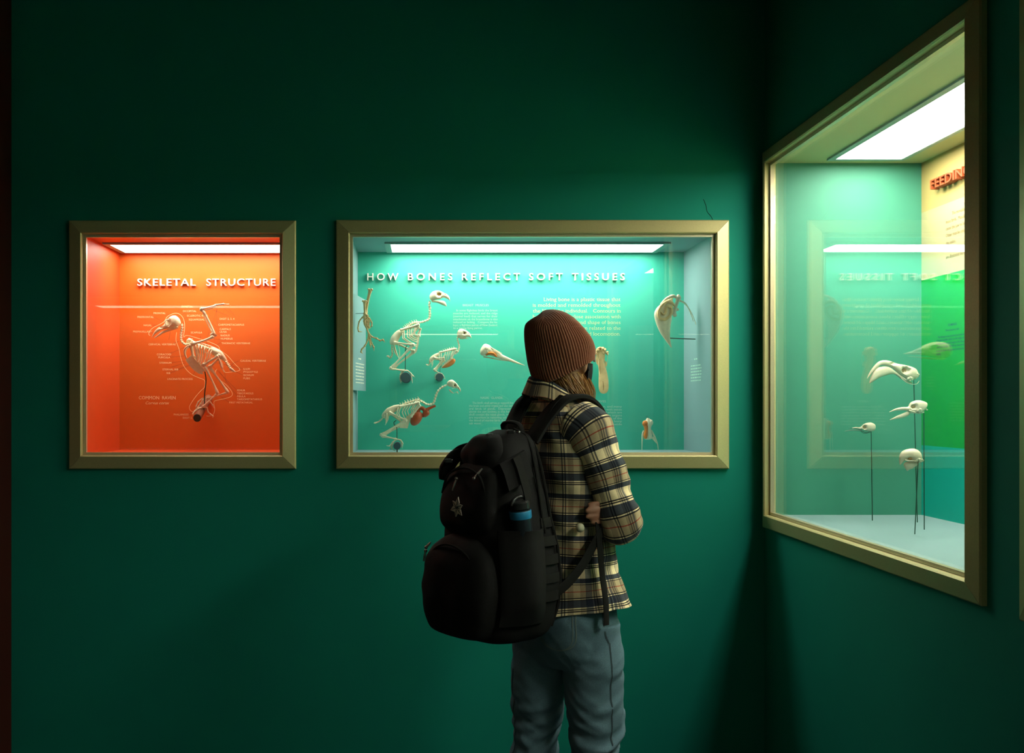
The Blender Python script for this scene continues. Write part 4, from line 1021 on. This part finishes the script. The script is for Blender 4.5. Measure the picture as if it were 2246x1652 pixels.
for A in (ARM_R, ARM_L):
    q.tube(A[:3], [.048, .042, .036], 14); q.tube([A[2], A[3], A[4]], [.038, .033, .024], 14); q.blob(A[0], .052); q.blob(A[2], .038)
def hand(wr, kn, tips, spread, curl, r=.0085, thumb=None):
    """wrist, knuckle line centre, finger tips (index..little), all in world; spread = direction from little to index."""
    ax = (kn - wr).normalized()
    q.tube([wr, wr.lerp(kn, .5), kn], [.022, .030, .030], 14, flat=.5, up=spread)
    for i, tp in enumerate(tips):
        k0 = kn + spread * (.030 - .020 * i); L = (tp - k0)
        mid = k0 + L * .45 + curl * (.012 if i < 3 else .008); m2 = k0 + L * .75 + curl * .012
        q.tube([k0 - ax * .02, k0, mid, m2, tp], [r * 1.15, r * 1.15, r, r * .95, r * .75], 10, smooth=3)
    if thumb: q.tube(thumb, [.013, .012, .010, .007], 10, smooth=3)
# left hand tucked under the folded right arm, finger tips round the ribs; right hand closed on the left arm
hand(ARM_L[4], B(.166, .040, 1.152), [B(.157, -.070, 1.170), B(.157, -.082, 1.153), B(.157, -.078, 1.136), B(.160, -.062, 1.120)], Z_ * 1.0, RV * 1.0,
     thumb=[B(.125, .105, 1.165), B(.145, .09, 1.188), B(.16, .07, 1.202), B(.172, .05, 1.206)])
hand(ARM_R[4], B(-.085, .165, 1.135), [B(-.165, .125, 1.158), B(-.172, .115, 1.138), B(-.170, .12, 1.119), B(-.16, .13, 1.102)], Z_ * 1.0, FV * 1.0,
     thumb=[B(-.03, .170, 1.145), B(-.055, .182, 1.165), B(-.075, .186, 1.18), B(-.095, .18, 1.19)])
LEG_R = [B(.088, .010, .80), B(.090, .016, .64), B(.092, .022, .485), B(.094, .000, .30), B(.095, -.015, .09)]
LEG_L = [B(-.088, -.022, .80), B(-.094, -.034, .64), B(-.100, -.030, .485), B(-.108, -.05, .30), B(-.112, -.06, .09)]
for A in (LEG_R, LEG_L):
    q.tube(A, [.070, .062, .050, .048, .034], 16)
    q.tube([A[4], A[4] - Z_ * .05, A[4] - Z_ * .055 + FV * .06, A[4] - Z_ * .065 + FV * .15], [.034, .034, .034, .020], 12)
bo = remeshed(q, 'body', M['skin'], person, .0055, 2)

# --- jeans
def jean_wr(t, v, p):
    z = p.z; k = math.exp(-((z - .50) / .085) ** 2) + .6 * math.exp(-((z - .36) / .10) ** 2) + .35 * math.exp(-((z - .70) / .05) ** 2) + .15
    a = noise.noise(V((p.x * 7, p.y * 7, z * 34 + math.sin(t) * 1.2))); b = noise.noise(V((p.x * 4 + 9, p.y * 4, z * 11)))
    c = 1 - 2.4 * abs(noise.noise(V((p.x * 9 + 3, p.y * 9, z * 26 + 2.2 * math.sin(t + .6) + p.x * 14))))
    return .013 * k * a + .008 * b + .0085 * k * c
q = MB()
loft(q, [body_row(z, 0, f, hw, hd, 2.4) for z, f, hw, hd in ((.94, 0, .148, .112), (.88, -.004, .152, .118), (.82, -.006, .157, .124), (.77, -.004, .158, .122), (.72, 0, .150, .108), (.685, .0, .13, .085))], 8, 72, wr=jean_wr)
for A, rr in ((LEG_R, (.085, .083, .070, .063, .058)), (LEG_L, (.082, .079, .068, .063, .058))):
    loft(q, limb_rows([(p, r) for p, r in zip([A[0] + Z_ * .02] + A[1:4] + [A[4] + Z_ * .02], rr)]), 26, 72, wr=jean_wr)
jeans = remeshed(q, 'jeans', M['denim'], person, .0055, 1)
def hug(o):
    sw = o.modifiers.new('hug', 'SHRINKWRAP'); sw.target = jeans; sw.wrap_method = 'NEAREST_SURFACEPOINT'; sw.wrap_mode = 'OUTSIDE_SURFACE'; sw.offset = .0012
    return o
q = MB()
def leg_at(A, z):
    for a, b in zip(A, A[1:]):
        if a.z >= z >= b.z: return a.lerp(b, (a.z - z) / (a.z - b.z))
    return A[0] if z > A[0].z else A[-1]
def seam_on(A, rr, ang, z0, z1, n=36):
    out = []
    for i in range(n + 1):
        z = z0 + (z1 - z0) * i / n; c = leg_at(A, z); r = .088 - (.088 - .065) * min(1, max(0, (.80 - z) / .4)) + rr
        p = c + RV * math.cos(ang) * r + FV * math.sin(ang) * r; p.z = z
        out.append(p + (p - V((c.x, c.y, z))).normalized() * jean_wr(ang, 0, p) * .9)
    return out
q.tube(seam_on(LEG_R, .0008, -.10, .775, .20), .0022, 6, smooth=0); q.tube([B(.153, -.012, .90), B(.156, -.012, .84), B(.158, -.010, .80), B(.166, -.0, .775)], .0022, 6)
q.tube(seam_on(LEG_L, -.001, -1.9, .66, .20), .0022, 6, smooth=0)
hug(q.build('side_seam', M['seam'], jeans))
q = MB()   # back pocket: stitched edges raised on the seat
def seat(a, z, o=.006):
    c = B(0, -.005, z); return c + RV * (math.cos(a) * (.156 + o)) + FV * (math.sin(a) * (.122 + o))
for ang0, ang1 in ((-.68, -1.42), (-.74, -1.36)):
    loop = [seat(ang0, .90), seat(ang0, .84), seat(ang0 - .02, .775, .002), seat((ang0 + ang1) / 2, .752, -.002), seat(ang1, .775, .0), seat(ang1, .84), seat(ang1, .90)]
    q.tube(loop, .0014, 6, smooth=5)
hug(q.build('back_pocket', M['stitch'], jeans))
for A in (LEG_R, LEG_L):
    q = MB(); a = A[4]; up = Z_
    loft(q, [[*(a + V((0, 0, z - a.z)) + FV * f), *RV, *FV, hw, hd, 2.6] for z, f, hw, hd in ((.002, .055, .046, .125), (.03, .055, .047, .126), (.055, .045, .045, .108), (.085, .005, .040, .060), (.12, -.002, .041, .046))], 4, 28)
    q.build('shoe', M['shoe'], person)

# --- flannel shirt
def shirt_wr(t, v, p):
    return .011 * noise.noise(V((p.x * 9, p.y * 9, p.z * 15 + 2 * math.sin(t + 1)))) + .006 * noise.noise(V((p.x * 20 + 5, p.y * 20, p.z * 34)))
rows = [(.862, 0, .172, .134), (.885, 0, .170, .132), (.95, 0, .160, .125), (1.05, 0, .150, .116), (1.15, 0, .150, .114), (1.25, -.006, .160, .115), (1.33, -.02, .164, .108), (1.375, -.03, .158, .098), (1.410, -.038, .140, .086), (1.438, -.042, .110, .072), (1.460, -.045, .080, .062)]
q = MB(); rings = loft(q, [body_row(z, 0, f, hw, hd, 2.4) for z, f, hw, hd in rows], 9, 96, uvk=True, cap=False,
     wr=lambda t, v, p: shirt_wr(t, v, p) + (.012 * max(0, 1 - (p.z - .862) / .10) * (1 + math.sin(3 * t + .8)) if p.z < .96 else 0))
nhem = 96
for i, p in enumerate(q.v):          # shirt-tail hem: lower at the back, higher at the sides, inside turned under
    k = max(0, 1 - (p.z - .862) / .16)
    d = (p - CR); a = math.atan2(d.dot(FV), d.dot(RV))
    p.z += k * (-.022 * max(0, -math.sin(a)) + .012 * abs(math.cos(a)))
shirt = q.build('shirt', M['plaid'], person)
md = shirt.modifiers.new('cloth_thickness', 'SOLIDIFY'); md.thickness = .0025; md.offset = -1
def sleeve_wr(t, v, p):
    k = .5 + 1.3 * math.exp(-((v - .27) / .07) ** 2) + .5 * math.exp(-((v - .08) / .05) ** 2)
    return .0085 * k * noise.noise(V((p.x * 10, p.y * 10, p.z * 16))) + .006 * k * noise.noise(V((math.cos(t) * 1.2, math.sin(t) * 1.2, v * 30)))
for A, sg in ((ARM_R, 1), (ARM_L, -1)):
    q = MB()
    s0 = A[0] - RV * sg * .036 + Z_ * .010 - FV * .004
    pts = [(s0, (.080, .072)), (A[0] + RV * sg * .004 - Z_ * .006, (.073, .070)), (A[0].lerp(A[1], .5), .062), (A[1], .060), (A[1].lerp(A[2], .55), .057), (A[2] - Z_ * .004 + RV * sg * .006, .056), (A[2].lerp(A[3], .42) - Z_ * .006, .053), (A[3] - Z_ * .002, .048), (A[3].lerp(A[4], .6), .041), (A[3].lerp(A[4], .85), .035)]
    loft(q, limb_rows(pts), 10, 64, uvk=True, cap=False, wr=sleeve_wr)
    so = q.build('sleeve', M['plaid'], shirt)
    md = so.modifiers.new('cloth_thickness', 'SOLIDIFY'); md.thickness = .002; md.offset = -1
q = MB(); n = 64; rings = []; cc = B(.0, -.052, 0)
for zz, rr, fl in ((1.448, .070, 1), (1.498, .066, 1), (1.506, .069, 1), (1.507, .073, 1), (1.500, .078, 1), (1.480, .086, 1), (1.456, .096, 1), (1.455, .092, 1)):
    ring = []
    for j in range(n):
        t = 2 * math.pi * (j + .5) / n + math.pi / 2                     # open at the throat
        d = RV * math.cos(t) + FV * math.sin(t); fr_ = math.sin(t)
        gap = .3 * max(0, fr_) ** 6
        p = cc + RV * math.cos(t) * rr * 1.02 + FV * math.sin(t) * rr * .98 + Z_ * (zz - .030 * (fr_ + .3) - .012 * math.cos(t) + .003 * math.sin(5 * t))
        ring.append(p)
    rings.append(ring)
q.grid(rings, closed=False, uvf=lambda i, j: (j / n * .5, .35 + i * .011), cap=False)
col_ = q.build('collar', M['plaid'], shirt)
md = col_.modifiers.new('cloth_thickness', 'SOLIDIFY'); md.thickness = .002; md.offset = -1
q = MB(); c = B(.146, -.088, 1.105); q.blob(c, (.012, .012, .013), 10); q.build('shirt_dot', M['pale_dot'], shirt)  # small cream rounded dot on the side of the shirt

# --- knit hat
q = MB(); n = 76 * 6
rows = [(1243.5, 819, 69, 27, 70), (1240, 811, 72.5, 25, 73), (1231.5, 778, 74.5, 13, 76), (1222, 741, 71, 4, 76), (1213, 712, 58, 2, 64), (1206, 693, 37, 8, 42), (1198, 685, 19, 18, 22), (1191, 682.5, 3, 25, 4)]
rs = crn([list(map(float, r)) for r in rows], 12); rings = []
km = (DC - .93) / FPX
for i, (cx, cy, hw, tilt, hd) in enumerate(rs):
    c = P(cx, cy, -.93); a = math.radians(tilt); u = V((math.cos(a), 0, math.sin(a))); w_ = V((.0, 1, 0)); up = V((-math.sin(a), 0, math.cos(a)))
    s_ = i / (len(rs) - 1); ring = []
    crown = min(1, max(hw, 4) / 71)
    for j in range(n):
        t = 2 * math.pi * j / n
        sec = (t - .35 + math.pi / 4) % (math.pi / 2) - math.pi / 4          # four decrease wedges meet at the crown
        ph = 76 * (t if s_ < .52 else (t - sec) + sec * crown ** .8)
        if s_ >= .52: ph = 76 * sec * (1 - (1 - crown ** .9) * min(1, (s_ - .52) / .1))
        rib = .0021 * (abs(math.cos(ph / 2)) * 2 - 1.1)
        d = u * (math.cos(t) * hw * km) + w_ * (math.sin(t) * hd * km)
        wv = -.010 * math.exp(-((s_ - .74) / .09) ** 2) * math.exp(-((t - .25) / .45) ** 2) + .006 * noise.noise(V((math.cos(t) * 1.5, math.sin(t) * 1.5, s_ * 4)))
        dip = -.004 * math.exp(-((sec * 4) ** 2 - .0)) * 0
        ring.append(c + d * (1 + (rib * min(1, crown * 1.3) + wv) / max(d.length, .004)))
    rings.append(ring)
q.grid(rings, cap=False); q.f.append([(len(rings) - 1) * n + j for j in range(n)])
hat = q.build('knit_hat', M['knit'], person, auto=180)
md = hat.modifiers.new('knit_thickness', 'SOLIDIFY'); md.thickness = .003; md.offset = -1
q = MB(); pc = P(1304.2, 788, -.945); q.box((pc.x - .002, pc.y - .007, pc.z - .008), (pc.x + .002, pc.y + .007, pc.z + .008)); q.build('hat_patch', M['patch'], hat, smooth=False)

# --- hair: strands gathered forward from under the hat
q = MB(); rnd = random.Random(3)
q.tube([P(1238, 812, -.925), P(1252, 850, -.945), P(1268, 884, -.955), P(1284, 912, -.95)], [.052, .046, .030, .008], 14)
for i in range(620):
    a = rnd.uniform(-1.0, 1.15); s0 = P(1238 + 50 * math.sin(a) + rnd.uniform(-4, 4), 822 - 8 * math.sin(a), -.985 + .06 * a * a + rnd.uniform(-.01, .01))
    e = P(rnd.gauss(1283, 9), rnd.gauss(908, 9), -.965 + rnd.uniform(-.02, .02)); m_ = s0.lerp(e, .5) + V((rnd.uniform(-.010, .012) + .012 * a, -.012 + rnd.uniform(-.010, .008), rnd.uniform(-.012, .008)))
    q.tube([s0, s0.lerp(m_, .5) + V((.004 * a, -.004, 0)), m_, m_.lerp(e, .6) + V((rnd.uniform(-.006, .006), 0, 0)), e], [.0007, .0010, .0010, .0008, .0003], 4, smooth=3)
for i in range(26):          # loose curls
    s0 = P(rnd.gauss(1290, 5), rnd.gauss(878, 12), -.95); x = rnd.uniform(4, 14); y0_ = rnd.uniform(10, 30)
    e = [s0, s0 + V((x * .4, 0, -y0_ * .4)) * km, s0 + V((x, 0, -y0_ * .8)) * km, s0 + V((x * .7, 0, -y0_ * 1.3)) * km, s0 + V((x * .2, 0, -y0_ * 1.25)) * km]
    q.tube(e, [.0007, .0006, .0006, .0005, .0003], 4, smooth=4)
q.build('hair', M['hair'], person)

# --- face mask
q = MB(); rings = []
for sh in (1.0, .965):
    rg = []
    for i in range(15):
        el = -.008 - .112 * i / 14
        row = []
        for j in range(21):
            az = math.radians(-82 + 164 * j / 20)
            k = 1 - .38 * (i / 14) ** 2
            row.append(Hd(math.sin(az) * .082 * k * sh, -.008 + math.cos(az) * (.110 * k + .012 * math.cos(az) ** 6) * sh + .012 * i / 14, el))
        rg.append(row)
    rings.append(rg)
for rg in rings: q.grid(rg, closed=False)
q.tube([Hd(.080, .012, -.028), Hd(.083, -.010, -.005), Hd(.078, -.030, .012)], .0022, 6); q.tube([Hd(-.080, .012, -.028), Hd(-.083, -.010, -.005), Hd(-.078, -.030, .012)], .0022, 6)
q.build('face_mask', M['mask'], person)

# ------------------------------------------------------------------ the backpack
pack = thing('backpack', B(0, -.262, .80), 'bulging black tactical backpack with grey flower patch worn by the person', 'backpack')
def K(r, d, z): return B(r, -d, z)
def pk_row(z, r, d, hr, hd, e=3.2): return [*K(r, d, z), *RV, *(-FV), hr, hd, e]
def pk_wr(t, v, p): return .008 * noise.noise(V((p.x * 8, p.y * 8, p.z * 8))) + .004 * noise.noise(V((p.x * 22, p.y * 22, p.z * 26)))
PK = ((.798, 0, .275, .07, .06), (.806, 0, .275, .115, .095), (.835, 0, .272, .142, .122), (.90, 0, .266, .158, .136), (.98, 0, .262, .160, .138), (1.06, 0, .262, .154, .130), (1.14, 0, .268, .142, .114), (1.22, 0, .268, .130, .102), (1.28, 0, .262, .114, .088), (1.33, 0, .25, .092, .070), (1.362, 0, .236, .066, .048), (1.378, 0, .23, .034, .026))
q = MB(); loft(q, [pk_row(*a) for a in PK], 7, 80, wr=pk_wr)
main = q.build('main_compartment', M['nylon'], pack)
q = MB(); loft(q, [pk_row(*a, 2.8) for a in ((.815, -.005, .385, .07, .03), (.83, -.005, .392, .115, .045), (.90, -.005, .395, .140, .056), (.98, -.005, .394, .140, .056), (1.04, -.005, .388, .122, .050), (1.075, -.005, .378, .085, .040), (1.092, -.005, .37, .045, .025))], 7, 64, wr=pk_wr)
fp = q.build('front_pocket', M['nylon'], pack)
def arc_on(z0, hr, dz, d, n=24): return [K(hr * math.cos(math.pi * i / n) - .005, d - .01 * math.cos(math.pi * i / n) ** 2, z0 + dz * math.sin(math.pi * i / n)) for i in range(n + 1)]
q = MB(); q.tube(arc_on(.97, .118, .098, .432), .0035, 6, smooth=0); q.build('zip_tape', M['webbing'], fp)
q = MB(); loft(q, [pk_row(*a, 2.8) for a in ((1.10, 0, .365, .095, .03), (1.13, 0, .372, .112, .036), (1.20, 0, .366, .108, .034), (1.26, 0, .352, .092, .028), (1.285, 0, .34, .05, .016))], 6, 56, wr=pk_wr)
up_ = q.build('upper_pocket', M['nylon'], pack)
q = MB(); q.tube([K(.10, .385, 1.20), K(.07, .385, 1.255), K(0, .38, 1.275), K(-.07, .385, 1.255), K(-.10, .385, 1.20)], .0035, 6); q.build('zip_tape', M['webbing'], up_)
def zip_pull(parent, p, dr, L=.03):
    q = MB(); q.tube([p, p + dr * L * .5, p + dr * L], [.0025, .0035, .002], 6); q.blob(p, .005, 6); return q.build('zip_pull', M['zipmetal'], parent)
zip_pull(fp, K(-.135, .418, 1.035), V((-.2, 0, -1)).normalized()); zip_pull(fp, K(-.13, .42, 1.045), V((.5, 0, .6)).normalized(), .02)
zip_pull(up_, K(-.02, .395, 1.245), V((-.35, 0, -1)).normalized(), .035); zip_pull(up_, K(.055, .392, 1.25), V((.5, 0, .6)).normalized(), .035)
# emblem: six-petalled flower
q = MB(); e2 = MB(); ec = K(.002, .4085, 1.168); eu, ew = RV, Z_
for i in range(6):
    a = math.radians(18 + 60 * i); L = .030 if i % 2 else .026
    dr = eu * math.cos(a) + ew * math.sin(a); sd = eu * -math.sin(a) + ew * math.cos(a); off = -FV * .0
    pts = [ec + dr * .004, ec + dr * L * .5 + sd * L * .27, ec + dr * L, ec + dr * L * .5 - sd * L * .27]
    q.add(pts + [p - FV * .0025 for p in pts], [(0, 1, 2, 3), (7, 6, 5, 4), (0, 4, 5, 1), (1, 5, 6, 2), (2, 6, 7, 3), (3, 7, 4, 0)])
    e2.tube([ec + dr * .006 - FV * .0028, ec + dr * L * .85 - FV * .0028], [.0012, .0006], 5, smooth=0)
em = q.build('emblem', M['emblem'], up_, smooth=False); e2.blob(ec - FV * .003, .0035, 6); e2.build('emblem_lines', M['emblemdark'], em)
# top: lid lumps, grab handle, rolled side strap
q = MB(); loft(q, [pk_row(*a, 2.4) for a in ((1.28, -.01, .30, .10, .055), (1.32, -.01, .295, .088, .055), (1.352, -.01, .285, .060, .040), (1.366, -.01, .28, .03, .02))], 6, 48, wr=lambda t, v, p: pk_wr(t, v, p) * 1.8); q.build('lid', M['nylon'], pack)
q = MB(); q.tube([K(-.035, .20, 1.36), K(-.035, .215, 1.392), K(.0, .22, 1.400), K(.035, .215, 1.392), K(.035, .20, 1.36)], .010, 8, flat=.5); q.build('grab_handle', M['webbing'], pack)
q = MB(); q.tube([K(-.085, .315, 1.315), K(-.108, .335, 1.300), K(-.122, .355, 1.265), K(-.122, .365, 1.235)], [.014, .020, .021, .013], 12); q.tube([K(-.08, .31, 1.335), K(-.105, .325, 1.325), K(-.125, .345, 1.30)], .006, 8); q.build('rolled_strap', M['webbing'], pack)
for p_ in (K(.045, .255, 1.372), K(.005, .30, 1.362), K(.06, .275, 1.345), K(-.09, .37, 1.29)):
    q = MB(); q.box(tuple(p_ - V((.011, .008, .006))), tuple(p_ + V((.011, .008, .006)))); o = q.build('buckle', M['buckle'], pack, smooth=False); bv = o.modifiers.new('b', 'BEVEL'); bv.width = .003; bv.segments = 2
zip_pull(main, K(.055, .235, 1.372), V((-.5, -.2, -.7)).normalized(), .04); zip_pull(main, K(.075, .25, 1.345), V((.3, -.2, -.8)).normalized(), .03)
# side flap, bottle pocket, webbing rows
def side_sheet(zs, ds, r_of, th=.006, zf=lambda d: 0):
    q = MB(); n = len(ds)
    out = [[K(r_of(d, z) + th, d, z + zf(d)) for d in ds] for z in zs]; inn = [[K(r_of(d, z), d, z + zf(d)) for d in ds] for z in zs]
    vs = [p for r in out for p in r] + [p for r in inn for p in r]; m_ = len(zs); N_ = n * m_; fs = []
    for i in range(m_ - 1):
        for j in range(n - 1):
            a = i * n + j; fs += [[a, a + 1, a + n + 1, a + n], [N_ + a, N_ + a + n, N_ + a + n + 1, N_ + a + 1]]
    bd = [(0, j) for j in range(n)] + [(i, n - 1) for i in range(1, m_)] + [(m_ - 1, j) for j in range(n - 2, -1, -1)] + [(i, 0) for i in range(m_ - 2, 0, -1)]
    bi = [i * n + j for i, j in bd]
    for a, b in zip(bi, bi[1:] + bi[:1]): fs.append([a, b, b + N_, a + N_])
    q.add(vs, fs); return q
def pk_at(z):
    for a, b in zip(PK, PK[1:]):
        if a[0] <= z <= b[0]: k = (z - a[0]) / (b[0] - a[0]); return [x + (y - x) * k for x, y in zip(a, b)]
    return PK[0] if z < PK[0][0] else PK[-1]
def side_r(d, z):
    _, r, dc, hr, hd = pk_at(z)
    return hr * max(.02, 1 - min(1, abs(d - dc) / hd) ** 3.2) ** (1 / 3.2) + .0055
lin = lambda a, b, n: [a + (b - a) * i / (n - 1) for i in range(n)]
q = side_sheet(lin(1.235, 1.305, 8), lin(.265, .345, 8), lambda d, z: side_r(min(d, .30), z) - .10 * max(0, d - .30) + .014 * (1.31 - z) / .08, .008, lambda d: (.31 - d) * .45); q.build('side_flap', M['nylon'], pack)
q = side_sheet(lin(1.195, 1.305, 8), lin(.290, .312, 3), lambda d, z: side_r(.29, z) + .012 + .014 * max(0, (1.31 - z)) / .08, .004, lambda d: (.31 - d) * .45); q.build('flap_strap', M['webbing'], pack)
q = side_sheet(lin(.86, 1.115, 14), lin(.235, .375, 12), lambda d, z: side_r(min(d, .345), z) - .3 * max(0, d - .345) + .036 * math.sin(math.pi * min(1, max(0, (d - .235) / .14))) * min(1, (z - .86) / .08 + .2) + (.004 if z > 1.1 else 0), .005); bp = q.build('bottle_pocket', M['nylon'], pack)
for z in (1.115, 1.065, 1.015, .965, .915):
    q = side_sheet(lin(z, z + .026, 3), lin(.172, .236, 8), lambda d, z: side_r(d, z) - .001, .003); q.build('webbing_row', M['webbing'], pack)
q = MB(); q.tube([K(side_r(pk_at(z)[2] - .72 * pk_at(z)[4], z) + .001, pk_at(z)[2] - .72 * pk_at(z)[4], z) for z in lin(.84, 1.345, 24)], .0045, 6, smooth=0); q.build('zip_tape', M['webbing'], pack)
q = MB(); q.tube([K(.03, .232, 1.381)] + [K(side_r(pk_at(z)[2] - .35 * pk_at(z)[4], z) + .001, pk_at(z)[2] - .35 * pk_at(z)[4], z) for z in lin(1.365, 1.10, 14)], .004, 6, smooth=0); q.build('zip_tape', M['webbing'], pack)
# harness
def strap(pts, wid, th, wdir, name, parent=pack, m='webbing', k=8):
    pts, _ = cr(pts, [1] * len(pts), k); wds = wdir if isinstance(wdir, list) else [wdir, wdir]
    q = MB(); rings = []
    for i, p in enumerate(pts):
        t = (pts[min(i + 1, len(pts) - 1)] - pts[max(i - 1, 0)]).normalized(); s_ = i / (len(pts) - 1) * (len(wds) - 1); a = int(min(s_, len(wds) - 2))
        w_ = wds[a].lerp(wds[a + 1], s_ - a); w_ = (w_ - t * w_.dot(t)).normalized(); nn = t.cross(w_)
        rings.append([p + w_ * (wid * a_) + nn * (th * b_) for a_, b_ in ((-.5, -.25), (-.38, -.5), (.38, -.5), (.5, -.25), (.5, .25), (.38, .5), (-.38, .5), (-.5, .25))])
    q.grid(rings); return q.build(name, M[m], parent, auto=40)
for sg in (1, -1):
    strap([K(sg * .055, .19, 1.345), K(sg * .066, .150, 1.405), B(sg * .082, -.095, 1.462), B(sg * .094, -.035, 1.470), B(sg * .100, .012, 1.440), B(sg * .100, .042, 1.385), B(sg * .100, .085, 1.28), B(sg * .115, .085, 1.18)], .062, .016, RV, 'shoulder_strap')
    strap([B(sg * .115, .085, 1.19), B(sg * .165, .03, 1.13), B(sg * .178, -.045, 1.085), K(sg * .172, .10, 1.01), K(sg * .158, .150, .955), K(sg * .140, .20, .92)], .026, .004, Z_, 'lower_strap')
strap([B(.172, -.045, 1.12), B(.185, -.050, 1.05), B(.190, -.045, .97), B(.196, -.038, .90), B(.196, -.036, .835)], .020, .004, FV, 'loose_strap_end')
strap([K(.06, .17, 1.372), K(.074, .135, 1.44), B(.083, -.100, 1.475)], .02, .004, RV, 'load_strap'); strap([K(-.06, .17, 1.372), K(-.074, .135, 1.44), B(-.083, -.100, 1.475)], .02, .004, RV, 'load_strap')
q = MB(); c = B(.180, -.02, 1.118); q.box(tuple(c - V((.012, .010, .016))), tuple(c + V((.012, .010, .016)))); o = q.build('buckle', M['buckle'], pack, smooth=False); bv = o.modifiers.new('b', 'BEVEL'); bv.width = .004; bv.segments = 2

# --- bottle in the side pocket
b0_, b1_ = K(.160, .285, .905), K(.163, .328, 1.222)
bottle = thing('water_bottle', b0_, 'dark steel bottle with blue band in the backpack side pocket', 'bottle')
ax = (b1_ - b0_).normalized(); a1 = (RV - ax * RV.dot(ax)).normalized(); a2 = ax.cross(a1); Lb = (b1_ - b0_).length
def rev(name, m, prof, parent):
    q = MB(); q.grid([[b0_ + ax * (Lb * h_) + a1 * (r * math.cos(2 * math.pi * j / 28)) + a2 * (r * math.sin(2 * math.pi * j / 28)) for j in range(28)] for h_, r in prof]); return q.build(name, M[m], parent, auto=35)
rev('bottle_body', 'bottle', ((0, .025), (.02, .028), (.80, .028), (.84, .027)), bottle)
rev('blue_band', 'bottleblue', ((.765, .0288), (.77, .0295), (.825, .0295), (.83, .0288)), bottle)
rev('cap', 'buckle', ((.84, .024), (.85, .027), (.90, .027), (.912, .023), (.915, .012)), bottle)
q = MB(); q.tube([b0_ + ax * Lb * .885 + a2 * .027, b0_ + ax * Lb * .925 + a2 * .021, b0_ + ax * Lb * .945, b0_ + ax * Lb * .925 - a2 * .021, b0_ + ax * Lb * .885 - a2 * .027], .005, 8); q.build('carry_loop', M['buckle'], bottle)
